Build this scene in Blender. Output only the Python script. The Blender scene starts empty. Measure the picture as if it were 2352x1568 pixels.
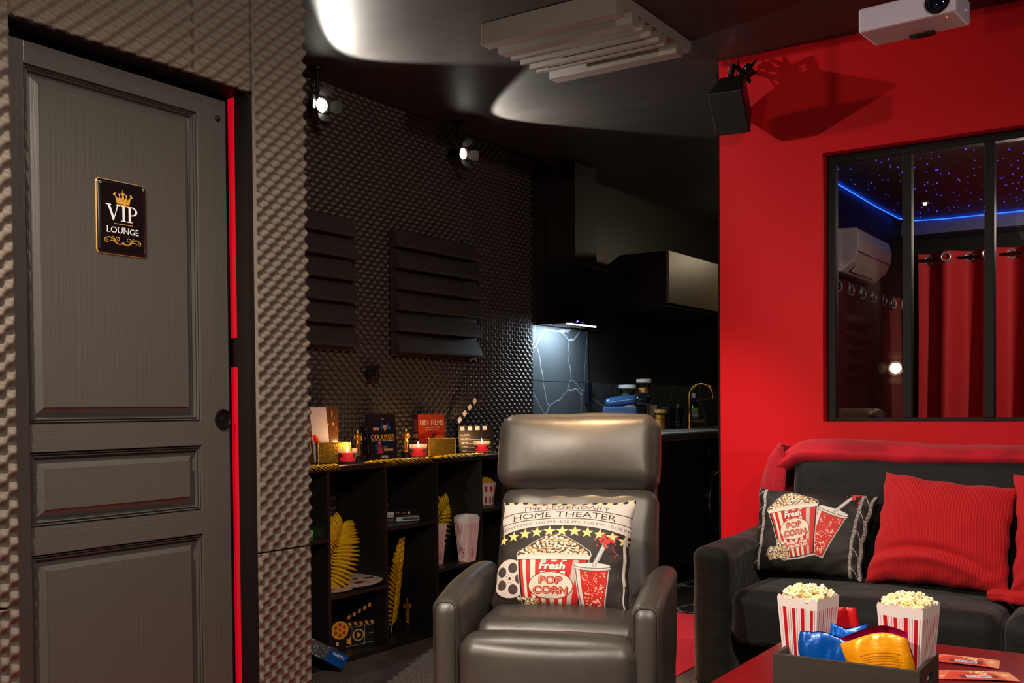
import bpy, bmesh, math, random
import numpy as np
from mathutils import Vector, Matrix, noise
random.seed(7); RNG = np.random.default_rng(7)
PI = math.pi
SC = bpy.context.scene
COL = SC.collection

# ---------------------------------------------------------------- camera, world, lights, exposure
cam_d = bpy.data.cameras.new('camera'); cam = bpy.data.objects.new('camera', cam_d); COL.objects.link(cam)
yaw, pitch, roll = .58438180, -.01944855, -.00876845
fw = Vector((-math.sin(yaw)*math.cos(pitch), math.cos(yaw)*math.cos(pitch), math.sin(pitch)))
rt = Vector((math.cos(yaw), math.sin(yaw), 0)); up = rt.cross(fw)
r2 = rt*math.cos(roll)+up*math.sin(roll); u2 = -rt*math.sin(roll)+up*math.cos(roll)
cam.matrix_world = Matrix(((r2.x, u2.x, -fw.x, 0), (r2.y, u2.y, -fw.y, 0), (r2.z, u2.z, -fw.z, 1.09), (0, 0, 0, 1)))
cam_d.sensor_width = 36; cam_d.lens = 36*2388.1/2352; cam_d.shift_y = 198.4/2352
cam_d.clip_start = .05
SC.camera = cam
SC.view_settings.view_transform = 'Standard'; SC.view_settings.look = 'None'
SC.view_settings.exposure = 0.0; SC.view_settings.gamma = 1
SC.view_settings.use_curve_mapping = False
w = bpy.data.worlds.new('world'); SC.world = w; w.use_nodes = True
w.node_tree.nodes['Background'].inputs[0].default_value = (.02, .018, .016, 1)
w.node_tree.nodes['Background'].inputs[1].default_value = .3

def aim(o, d):
    o.rotation_euler = Vector(d).to_track_quat('-Z', 'Y').to_euler()
def spot(name, loc, d, power, ang, blend=.3, rad=.02, col=(1, .86, .68)):
    l = bpy.data.lights.new(name, 'SPOT'); l.energy = power; l.spot_size = math.radians(ang); l.spot_blend = blend
    l.shadow_soft_size = rad; l.color = col
    o = bpy.data.objects.new(name, l); COL.objects.link(o); o.location = loc; aim(o, d); return o
def area(name, loc, d, power, size, col=(1, .86, .68), sy=None):
    l = bpy.data.lights.new(name, 'AREA'); l.energy = power; l.size = size; l.color = col
    if sy: l.shape = 'RECTANGLE'; l.size_y = sy
    o = bpy.data.objects.new(name, l); COL.objects.link(o); o.location = loc; aim(o, d); return o
def point(name, loc, power, rad, col):
    l = bpy.data.lights.new(name, 'POINT'); l.energy = power; l.shadow_soft_size = rad; l.color = col
    o = bpy.data.objects.new(name, l); COL.objects.link(o); o.location = loc; return o
WARM = (1, .85, .70)
# the two barn door spots on the far wall
spot('spot_light_near', (-3.225, 3.395, 2.432), (1, -.12, -.05), 62, 92, .3, .012, (1, .93, .82))
spot('spot_light_far', (-3.225, 4.45, 2.427), (1, .12, -.05), 60, 92, .15, .012, (1, .93, .82))
# inferred downlights of the seating area, added fill beams, and the tripod lamp
spot('ceiling_beam', (-1.72, .61, 2.588), (.30, 1.35, -2.0), 255, 104, .8, .013, WARM)
spot('ceiling_beam', (-1.5, 3.12, 2.588), (-.45, 1.2, -2.5), 110, 44, .7, .02, WARM)
spot('ceiling_beam', (-1.62, 2.62, 2.588), (-.06, .40, -1.55), 320, 24, .9, .03, (1, .62, .30))
spot('ceiling_beam', (-.2, 1.2, 2.588), (-1.5, .75, -1.6), 130, 105, .75, .03, WARM)  # added fill beam from the right, no such fixture known
spot('ceiling_beam', (-2.15, -.9, 2.588), (-.1, .75, -1.5), 45, 110, .75, .03, WARM)  # added beam to light the mirrored slats and foam
spot('fill_spot_light', (.9, .9, 2.588), (-2.6, 1.6, -1.7), 170, 100, .6, .07, WARM)  # added general fill from the right, no known source
spot('tripod_spot_light', (-1.985, .36, 1.375), (.9, 4.05, .02), 30, 75, .6, .035, (1, .80, .58))
point('kitchen_lamp_light', (-2.35, 7.55, 2.25), 7, .06, (1, .80, .52))
hl = area('hood_lamp_light', (-3.22, 5.55, 1.586), (0, 0, -1), 10, .33, (.62, .86, 1), .02); hl.rotation_euler = (.38, 0, PI/2)
spot('back_room_fill_spot', (.3, 6.0, 2.2), (-1.35, 2.0, -.75), 170, 56, .6, .04, WARM)  # added spot to brighten the wide curtain; its source is unseen
point('back_room_fill_point', (-.6, 5.2, 1.9), 11, .1, WARM)  # added point light to brighten the air conditioner; no lamp there

# ---------------------------------------------------------------- materials
def lin(c):
    c = np.asarray(c, float)/255
    return np.where(c <= .04045, c/12.92, ((c+.055)/1.055)**2.4)
def L3(r, g, b): return tuple(float(x) for x in lin((r, g, b)))
def mat(name, col, rough=.6, metal=0, bump=None, emit=None, es=1, spec=.5, coat=0, sheen=0, var=None):
    m = bpy.data.materials.new(name); m.use_nodes = True; nt = m.node_tree; b = nt.nodes['Principled BSDF']
    b.inputs['Base Color'].default_value = (*col, 1); b.inputs['Roughness'].default_value = rough
    b.inputs['Metallic'].default_value = metal; b.inputs['Specular IOR Level'].default_value = spec
    b.inputs['Coat Weight'].default_value = coat; b.inputs['Sheen Weight'].default_value = sheen
    if emit: b.inputs['Emission Color'].default_value = (*emit, 1); b.inputs['Emission Strength'].default_value = es
    tc = nt.nodes.new('ShaderNodeTexCoord')
    def nz(scale, det, sc3):
        mp = nt.nodes.new('ShaderNodeMapping'); mp.inputs['Scale'].default_value = sc3
        nt.links.new(tc.outputs['Object'], mp.inputs[0])
        n = nt.nodes.new('ShaderNodeTexNoise'); n.inputs['Scale'].default_value = scale; n.inputs['Detail'].default_value = det
        nt.links.new(mp.outputs[0], n.inputs['Vector']); return n
    if bump:      # (scale, strength, distance, (sx,sy,sz))
        n = nz(bump[0], 5, bump[3] if len(bump) > 3 else (1, 1, 1))
        bp = nt.nodes.new('ShaderNodeBump'); bp.inputs['Strength'].default_value = bump[1]; bp.inputs['Distance'].default_value = bump[2]
        nt.links.new(n.outputs[0], bp.inputs['Height']); nt.links.new(bp.outputs[0], b.inputs['Normal'])
    if var:       # (scale, colour2, (sx,sy,sz), lo, hi)
        n = nz(var[0], 6, var[2] if len(var) > 2 else (1, 1, 1))
        cr = nt.nodes.new('ShaderNodeValToRGB'); cr.color_ramp.elements[0].position = var[3] if len(var) > 3 else .35
        cr.color_ramp.elements[1].position = var[4] if len(var) > 4 else .65
        cr.color_ramp.elements[0].color = (*col, 1); cr.color_ramp.elements[1].color = (*var[1], 1)
        nt.links.new(n.outputs[0], cr.inputs[0]); nt.links.new(cr.outputs[0], b.inputs['Base Color'])
    return m
def painted_mat(name, rough=.6, bump=None, coat=0, metal=0, spec=.5):
    m = mat(name, (.5, .5, .5), rough, metal, bump, coat=coat, spec=spec); nt = m.node_tree
    a = nt.nodes.new('ShaderNodeAttribute'); a.attribute_name = 'Col'
    nt.links.new(a.outputs['Color'], nt.nodes['Principled BSDF'].inputs['Base Color']); return m
def glass_mat(name, tint=(1, 1, 1), rough=0.0, ior=1.45, milk=0):
    m = bpy.data.materials.new(name); m.use_nodes = True; nt = m.node_tree; nt.nodes.clear()
    o = nt.nodes.new('ShaderNodeOutputMaterial'); mx = nt.nodes.new('ShaderNodeMixShader'); f = nt.nodes.new('ShaderNodeFresnel')
    t = nt.nodes.new('ShaderNodeBsdfTransparent'); g = nt.nodes.new('ShaderNodeBsdfGlossy')
    f.inputs[0].default_value = ior; t.inputs[0].default_value = (*tint, 1); g.inputs['Roughness'].default_value = rough
    nt.links.new(f.outputs[0], mx.inputs[0]); nt.links.new(t.outputs[0], mx.inputs[1]); nt.links.new(g.outputs[0], mx.inputs[2])
    if milk:
        d = nt.nodes.new('ShaderNodeBsdfDiffuse'); d.inputs[0].default_value = (.9, .9, .9, 1); m2 = nt.nodes.new('ShaderNodeMixShader'); m2.inputs[0].default_value = milk
        nt.links.new(mx.outputs[0], m2.inputs[1]); nt.links.new(d.outputs[0], m2.inputs[2]); nt.links.new(m2.outputs[0], o.inputs[0]); return m
    nt.links.new(mx.outputs[0], o.inputs[0]); return m
def marble_mat(name, base, vein, scale, rough=.2, width=.02):
    m = mat(name, base, rough); nt = m.node_tree; b = nt.nodes['Principled BSDF']
    tc = nt.nodes.new('ShaderNodeTexCoord'); n = nt.nodes.new('ShaderNodeTexNoise'); n.inputs['Scale'].default_value = scale*.9; n.inputs['Detail'].default_value = 3
    mx = nt.nodes.new('ShaderNodeMixRGB'); mx.inputs[0].default_value = .13
    v = nt.nodes.new('ShaderNodeTexVoronoi'); v.feature = 'DISTANCE_TO_EDGE'; v.inputs['Scale'].default_value = scale
    nt.links.new(tc.outputs['Object'], n.inputs['Vector']); nt.links.new(tc.outputs['Object'], mx.inputs[1]); nt.links.new(n.outputs['Color'], mx.inputs[2])
    nt.links.new(mx.outputs[0], v.inputs['Vector'])
    cr = nt.nodes.new('ShaderNodeValToRGB'); e = cr.color_ramp.elements
    e[0].position = 0; e[0].color = (*vein, 1); e[1].position = width; e[1].color = (*base, 1)
    nt.links.new(v.outputs[0], cr.inputs[0]); nt.links.new(cr.outputs[0], b.inputs['Base Color']); return m

M = {}
M['foam'] = mat('foam', L3(104, 94, 86), .7, bump=(700, .25, .001), spec=.3)
M['foam_shaded'] = mat('foam_shaded', L3(53, 45, 39), .5, bump=(700, .25, .001), spec=.5)  # egg crate foam again, darkened for the weak light in the alcove
M['foam_grey'] = mat('foam_grey', L3(158, 152, 148), .95, bump=(500, .5, .002), var=(900, L3(124, 118, 115), (1, 1, 1)), spec=.2)
M['black'] = mat('black_paint', L3(26, 22, 20), .55, bump=(60, .1, .002))
M['ceiling'] = mat('ceiling_paint', L3(62, 58, 56), .5, bump=(2.2, .12, .02, (1, 2.5, 1)), var=(3, L3(54, 51, 50), (1, 3, 1)))
M['kitchen_wall'] = mat('kitchen_wall_paint', L3(38, 33, 28), .5, bump=(60, .1, .002))
M['trim'] = mat('trim_black', L3(22, 17, 15), .55, bump=(80, .08, .001), spec=.25)
M['door_v'] = mat('door_wood_upright', L3(77, 75, 72), .33, bump=(60, .5, .0022, (1, 1.8, .03)))
M['door_h'] = mat('door_wood_across', L3(77, 75, 72), .33, bump=(60, .5, .0022, (1, .03, 1.8)))
M['red_wall'] = mat('red_wall_paint', (.68, .003, .010), .6, spec=.25, bump=(14, .1, .004))
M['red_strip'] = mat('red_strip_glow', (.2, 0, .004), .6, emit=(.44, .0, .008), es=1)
M['carpet'] = mat('carpet', L3(128, 116, 108), .95, bump=(260, .8, .004), var=(170, L3(58, 50, 45), (1, 1, 1), .42, .58))
M['runner'] = mat('runner', (.85, .02, .035), .85, bump=(300, .3, .002))
M['tile_floor'] = marble_mat('marble_floor', L3(52, 52, 50), L3(190, 185, 175), 2.3, .18, .012)
M['tile_wall'] = marble_mat('marble_tile', L3(50, 52, 56), L3(140, 142, 146), 3.3, .65, .012)
M['slat'] = mat('slat_wood', L3(50, 43, 40), .6, bump=(40, .3, .002, (1, .1, 1.5)))
M['blackmetal'] = mat('black_metal', L3(22, 20, 20), .35, .3)
M['plastic'] = mat('black_plastic', L3(24, 23, 23), .4)
M['shelf'] = mat('shelf_black', L3(38, 35, 33), .4, bump=(50, .15, .002, (1, .1, 1)))
M['chrome'] = mat('chrome', (.7, .7, .7), .15, 1)
M['steel'] = mat('steel', (.55, .56, .58), .3, 1)
M['gold'] = mat('gold', L3(255, 196, 70), .25, .9)
M['goldleaf'] = mat('gold_leaf', L3(255, 212, 20), .3, .35, bump=(260, .9, .004))
M['goldfoil'] = mat('gold_foil', L3(120, 92, 18), .3, .8, bump=(170, .8, .004))
M['brass'] = mat('brass', L3(225, 170, 80), .22, 1)
M['leather'] = mat('leather', L3(70, 65, 61), .42, bump=(30, .15, .004), var=(7, L3(62, 58, 54), (1, 1, 1)), spec=.75)
M['leather_dark'] = mat('leather_piping', L3(52, 47, 44), .5)
M['velvet'] = mat('black_velvet', L3(19, 17, 16), .7, bump=(9, .7, .018), sheen=.16, spec=.3)
M['blanket'] = mat('red_fleece', (.60, .004, .022), .9, bump=(120, .6, .004), sheen=.05, var=(9, (.36, .002, .012), (1, 2, 1)))
M['cord'] = mat('red_corduroy', (.56, .004, .010), .85, bump=(400, .3, .002), sheen=.05)
M['curtain_shaded'] = mat('shaded_red_curtain', (.10, .002, .004), .8)  # same red cloth, base colour darkened for its dim light
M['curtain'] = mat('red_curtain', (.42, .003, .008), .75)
M['table'] = mat('table_red', (.16, .004, .006), .3, bump=(30, .08, .002), coat=.2)
M['crate'] = mat('crate_black', L3(54, 48, 43), .6, bump=(40, .4, .003, (.1, 1, 1)))
M['white'] = mat('lavender_lit_plastic', L3(226, 216, 240), .45)  # lavender cast of the light is put into the white base
M['offwhite'] = mat('off_white', L3(230, 226, 220), .5)
M['ring'] = mat('brushed_ring', (.45, .44, .43), .4, .6)
M['wax'] = mat('glowing_red_wax', L3(215, 10, 28), .4, emit=L3(200, 8, 20), es=.7)  # emission added to make the wax shine; it is no lamp
M['glass'] = glass_mat('clear_glass', milk=.07)
M['jarglass'] = glass_mat('jar_glass')
M['pane'] = glass_mat('window_glass', (.92, .92, .92), 0.0, 1.5)
M['flame'] = mat('flame', (1, .6, .2), .5, emit=(1, .55, .18), es=60)
M['lens'] = mat('lamp_lens', (1, 1, 1), .3, emit=(1, .93, .8), es=34)
M['lensw'] = mat('warm_lamp_lens', (1, 1, 1), .3, emit=(1, .75, .42), es=90)
M['led'] = mat('white_led', (1, 1, 1), .3, emit=(.72, .9, 1), es=22)
M['blueled'] = mat('blue_led', (0, 0, 0), .3, emit=(.01, .08, 1), es=5)
M['star'] = mat('star_point', (0, 0, 0), .3, emit=(.06, .05, 1), es=3)
M['popcorn'] = mat('popcorn', L3(252, 242, 208), .7, var=(60, L3(244, 216, 130), (1, 1, 1), .45, .7))
M['lensglass'] = mat('projector_lens_glass', L3(16, 16, 50), .06, .2, coat=1)
M['bag_blue'] = mat('blue_bag', L3(0, 78, 170), .28, .25, bump=(18, .6, .008))
M['bag_red'] = mat('red_bag', L3(200, 14, 26), .28, .2, bump=(20, .5, .006))
M['bag_pink'] = mat('pink_bag', L3(228, 20, 110), .3, .2, bump=(20, .5, .006))
M['coffee_blue'] = mat('coffee_blue', L3(58, 92, 140), .25, .5)
M['water_tank'] = mat('water_tank', L3(70, 90, 130), .15, .1)
M['green'] = mat('green_plastic', L3(130, 215, 60), .5, emit=L3(120, 220, 60), es=.15)
M['painted'] = painted_mat('painted_print', .6)
M['fabricprint'] = painted_mat('printed_cloth', .55, bump=(9, .5, .012), spec=.3)
M['gloss'] = painted_mat('glossy_print', .22, coat=.3)
M['paper'] = painted_mat('card_print', .5)
M['yellowbag'] = painted_mat('yellow_bag', .28, bump=(22, .6, .008), metal=.2)
M['darkcup'] = mat('dark_plastic', L3(20, 22, 26), .15)
M['beans'] = mat('dry_food', L3(205, 125, 30), .5, var=(70, L3(245, 195, 95), (1, 1, 1), .4, .6), bump=(80, .8, .004))
M['worktop'] = mat('worktop_stone', L3(120, 98, 86), .4, var=(60, L3(70, 56, 50), (1, 1, 1), .4, .6))

# ---------------------------------------------------------------- object helpers
def link(name, me, m, parent=None, loc=None, smooth=False):
    o = bpy.data.objects.new(name, me); COL.objects.link(o)
    if m: me.materials.append(M[m] if isinstance(m, str) else m)
    if smooth: me.polygons.foreach_set('use_smooth', [True]*len(me.polygons))
    if parent: o.parent = parent
    if loc: o.location = loc
    return o
def thing(name, label, cat, loc=(0, 0, 0), rotz=0, group=None):
    o = bpy.data.objects.new(name, None); COL.objects.link(o); o.location = loc; o.rotation_euler = (0, 0, rotz)
    o.empty_display_size = .05
    return tag(o, label, cat, group)
def tag(o, label, cat, group=None, kind=None):
    o['label'] = label; o['category'] = cat
    if group: o['group'] = group
    if kind: o['kind'] = kind
    return o
def struct(o): o['kind'] = 'structure'; return o
def set_origin(o, loc):
    loc = Vector(loc); o.data.transform(Matrix.Translation(-loc)); o.location = loc; return o

class MB:
    def __init__(s): s.v = []; s.f = []
    def add(s, vs, fs):
        b = len(s.v); s.v += [tuple(p) for p in vs]; s.f += [tuple(b+i for i in f) for f in fs]; return s
    def box(s, x0, x1, y0, y1, z0, z1, T=None):
        vs = [Vector((x, y, z)) for x in (x0, x1) for y in (y0, y1) for z in (z0, z1)]
        if T: vs = [T @ p for p in vs]
        return s.add(vs, [(0, 1, 3, 2), (4, 6, 7, 5), (0, 4, 5, 1), (2, 3, 7, 6), (0, 2, 6, 4), (1, 5, 7, 3)])
    def prism(s, poly, a, b, axis='y', T=None):
        def P(p, t):
            v = {'x': (t, p[0], p[1]), 'y': (p[0], t, p[1]), 'z': (p[0], p[1], t)}[axis]
            v = Vector(v); return T @ v if T else v
        n = len(poly); vs = [P(p, a) for p in poly]+[P(p, b) for p in poly]
        return s.add(vs, [tuple(range(n)), tuple(range(2*n-1, n-1, -1))]+[(i, i+n, (i+1) % n+n, (i+1) % n) for i in range(n)])
    def tube(s, pts, r, seg=10, cap=True, closed=False):
        pts = [Vector(p) for p in pts]; n = len(pts); rr = r if hasattr(r, '__len__') else [r]*n; vs = []; prev = None
        for i, p in enumerate(pts):
            if closed: d = pts[(i+1) % n]-pts[i-1]
            else: d = pts[min(i+1, n-1)]-pts[max(i-1, 0)]
            if d.length < 1e-9: d = Vector((0, 0, 1))
            d.normalize()
            if prev is None:
                a = Vector((0, 0, 1)) if abs(d.z) < .9 else Vector((1, 0, 0)); x = d.cross(a).normalized()
            else: x = (prev-d*prev.dot(d)).normalized()
            prev = x; y = d.cross(x)
            vs += [p+(x*math.cos(2*PI*k/seg)+y*math.sin(2*PI*k/seg))*rr[i] for k in range(seg)]
        fs = [(i*seg+k, i*seg+(k+1) % seg, ((i+1) % n)*seg+(k+1) % seg, ((i+1) % n)*seg+k) for i in range(n if closed else n-1) for k in range(seg)]
        if cap and not closed: fs += [tuple(range(seg-1, -1, -1)), tuple((n-1)*seg+k for k in range(seg))]
        return s.add(vs, fs)
    def lathe(s, prof, seg=24, c=(0, 0, 0), T=None):
        n = len(prof); vs = []
        for r, z in prof:
            for k in range(seg):
                v = Vector((c[0]+r*math.cos(2*PI*k/seg), c[1]+r*math.sin(2*PI*k/seg), c[2]+z)); vs.append(T @ v if T else v)
        fs = [(i*seg+k, i*seg+(k+1) % seg, (i+1)*seg+(k+1) % seg, (i+1)*seg+k) for i in range(n-1) for k in range(seg)]
        if tuple(prof[0]) == tuple(prof[-1]): return s.add(vs, fs)
        if prof[0][0] > 1e-6: fs.append(tuple(range(seg-1, -1, -1)))
        if prof[-1][0] > 1e-6: fs.append(tuple((n-1)*seg+k for k in range(seg)))
        return s.add(vs, fs)
    def ball(s, c, r, seg=12, rings=8, T=None):
        rx, ry, rz = r if hasattr(r, '__len__') else (r, r, r); vs = [Vector((c[0], c[1], c[2]-rz))]
        for i in range(1, rings):
            a = -PI/2+PI*i/rings
            vs += [Vector((c[0]+rx*math.cos(a)*math.cos(2*PI*k/seg), c[1]+ry*math.cos(a)*math.sin(2*PI*k/seg), c[2]+rz*math.sin(a))) for k in range(seg)]
        vs.append(Vector((c[0], c[1], c[2]+rz)))
        if T: vs = [T @ v for v in vs]
        fs = [(0, 1+(k+1) % seg, 1+k) for k in range(seg)]
        fs += [(1+i*seg+k, 1+i*seg+(k+1) % seg, 1+(i+1)*seg+(k+1) % seg, 1+(i+1)*seg+k) for i in range(rings-2) for k in range(seg)]
        l = len(vs)-1; fs += [(l, 1+(rings-2)*seg+k, 1+(rings-2)*seg+(k+1) % seg) for k in range(seg)]
        return s.add(vs, fs)
    def strip(s, pts, wid, th=0, closed=False):      # flat ribbon in local xy
        pts = [Vector(p) for p in pts]; n = len(pts); vs = []
        for i, p in enumerate(pts):
            d = (pts[min(i+1, n-1)]-pts[max(i-1, 0)]).normalized(); q = Vector((-d.y, d.x, 0))*(wid[i] if hasattr(wid, '__len__') else wid)/2
            vs += [p-q, p+q]
        return s.add(vs, [(2*i, 2*i+2, 2*i+3, 2*i+1) for i in range(n-1)])
    def build(s, name, m, parent=None, smooth=False, bevel=0, bseg=2, loc=None):
        me = bpy.data.meshes.new(name); me.from_pydata(s.v, [], s.f); me.update()
        bm = bmesh.new(); bm.from_mesh(me); bmesh.ops.recalc_face_normals(bm, faces=bm.faces); bm.to_mesh(me); bm.free()
        o = link(name, me, m, parent, loc, smooth)
        if bevel:
            md = o.modifiers.new('bevel', 'BEVEL'); md.width = bevel; md.segments = bseg; md.limit_method = 'ANGLE'; md.angle_limit = .6
        if smooth:
            try:
                me.set_sharp_from_angle(angle=.75)
            except Exception: pass
        return o
def box(name, m, x0, x1, y0, y1, z0, z1, parent=None, bevel=0, T=None):
    return MB().box(x0, x1, y0, y1, z0, z1, T).build(name, m, parent, bevel=bevel)

def gridmesh(name, P, m, parent=None, col=None, smooth=True, flip=False, closed_u=False):
    """P: (H,W,3) points; col: (H,W,3) linear colours"""
    H, W = P.shape[:2]; me = bpy.data.meshes.new(name)
    idx = np.arange(H*W).reshape(H, W)
    if closed_u: idx = np.concatenate([idx, idx[:, :1]], 1)
    q = np.stack([idx[:-1, :-1], idx[1:, :-1], idx[1:, 1:], idx[:-1, 1:]], -1).reshape(-1, 4)
    if flip: q = q[:, ::-1]
    nf = len(q)
    me.vertices.add(H*W); me.vertices.foreach_set('co', P.reshape(-1).astype(np.float32))
    me.loops.add(nf*4); me.loops.foreach_set('vertex_index', q.reshape(-1).astype(np.int32))
    me.polygons.add(nf); me.polygons.foreach_set('loop_start', np.arange(0, nf*4, 4, dtype=np.int32))
    me.update(calc_edges=True)
    me.polygons.foreach_set('use_smooth', np.full(nf, smooth))
    if col is not None:
        a = me.color_attributes.new('Col', 'FLOAT_COLOR', 'POINT')
        c = np.ones((H*W, 4), np.float32); c[:, :3] = np.clip(col, 0, 4).reshape(-1, 3); a.data.foreach_set('color', c.reshape(-1))
    me.validate()
    return link(name, me, m, parent)
def fnoise(X, Y, Z, seed=0, oct=3):
    """cheap smooth sum-of-sines noise on arrays"""
    rg = np.random.default_rng(seed); o = np.zeros_like(X, float); a = 1.
    for k in range(oct):
        for j in range(4):
            d = rg.normal(size=3); d /= np.linalg.norm(d); ph = rg.uniform(0, 6.28)
            o += a*np.sin((X*d[0]+Y*d[1]+Z*d[2])*(2**k)+ph+1.3*np.sin((X*d[1]-Y*d[2]+Z*d[0])*(2**k)*.7+ph*2))
        a *= .5
    return o/4
def rbox(name, c, size, r, m, parent=None, n=14, bulge=(0, 0, 0), nz=0, nscale=12, seed=1, warp=None, T=None):
    """soft rounded box; bulge per axis, smooth noise, optional warp(P)->P"""
    hx, hy, hz = [s/2 for s in size]
    def knots(h):
        e = np.linspace(0, 1, 6)[1:]*r; inner = np.linspace(-(h-r), h-r, n)
        return np.concatenate([-(h-r)-e[::-1], inner, h-r+e])/h
    V = []; F = []; 
    for ax in range(3):
        a1, a2 = [(1, 2), (0, 2), (0, 1)][ax]; H = (hx, hy, hz)
        k1, k2 = knots(H[a1]), knots(H[a2])
        for sg in (-1, 1):
            A, B = np.meshgrid(k1, k2, indexing='ij'); P = np.zeros(A.shape+(3,)); P[..., ax] = sg*H[ax]; P[..., a1] = A*H[a1]; P[..., a2] = B*H[a2]
            base = sum(x.shape[0] for x in V); V.append(P.reshape(-1, 3)); idx = np.arange(A.size).reshape(A.shape)+base
            q = np.stack([idx[:-1, :-1], idx[1:, :-1], idx[1:, 1:], idx[:-1, 1:]], -1).reshape(-1, 4)
            if (sg > 0) != (ax != 1): q = q[:, ::-1]
            F.append(q)
    V = np.concatenate(V); F = np.concatenate(F); hh = np.array([hx, hy, hz])
    q = np.clip(V, -(hh-r), hh-r); d = V-q; l = np.linalg.norm(d, axis=1, keepdims=True); l[l < 1e-9] = 1
    N = d/l; P = q+N*r; U = V/hh
    for ax in range(3):
        a1, a2 = [(1, 2), (0, 2), (0, 1)][ax]
        P[:, ax] += np.sign(U[:, ax])*np.abs(U[:, ax])**2*bulge[ax]*(1-U[:, a1]**2)*(1-U[:, a2]**2)
    if nz: P += N*(fnoise(P[:, 0]*nscale, P[:, 1]*nscale, P[:, 2]*nscale, seed)*nz)[:, None]
    if warp is not None: P = warp(P)
    P = P+np.array(c)
    if T is not None: P = np.array([T @ Vector(p) for p in P])
    me = bpy.data.meshes.new(name); me.from_pydata(P.tolist(), [], F.tolist()); me.update()
    bm = bmesh.new(); bm.from_mesh(me); bmesh.ops.remove_doubles(bm, verts=bm.verts, dist=1e-5); bmesh.ops.recalc_face_normals(bm, faces=bm.faces); bm.to_mesh(me); bm.free()
    return link(name, me, m, parent, smooth=True)

# ---------------------------------------------------------------- painter for printed surfaces
_tc = {}
def text_tris(s, ls=1.0):
    if (s, ls) in _tc: return _tc[(s, ls)]
    cu = bpy.data.curves.new('t', 'FONT'); cu.body = s; cu.resolution_u = 3; cu.space_character = ls
    o = bpy.data.objects.new('t', cu); COL.objects.link(o); bpy.context.view_layer.update()
    me = bpy.data.meshes.new_from_object(o.evaluated_get(bpy.context.evaluated_depsgraph_get())); me.calc_loop_triangles()
    v = np.array([p.co[:2] for p in me.vertices]); t = np.array([x.vertices[:] for x in me.loop_triangles])
    bpy.data.objects.remove(o); bpy.data.curves.remove(cu); bpy.data.meshes.remove(me)
    T = v[t]; mn = v.min(0); mx = v.max(0); T = (T-[mn[0], 0])/(mx[0]-mn[0], .73)   # x in 0..1, cap height 1
    _tc[(s, ls)] = (T, (mx[0]-mn[0])/.73); return _tc[(s, ls)]
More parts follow.
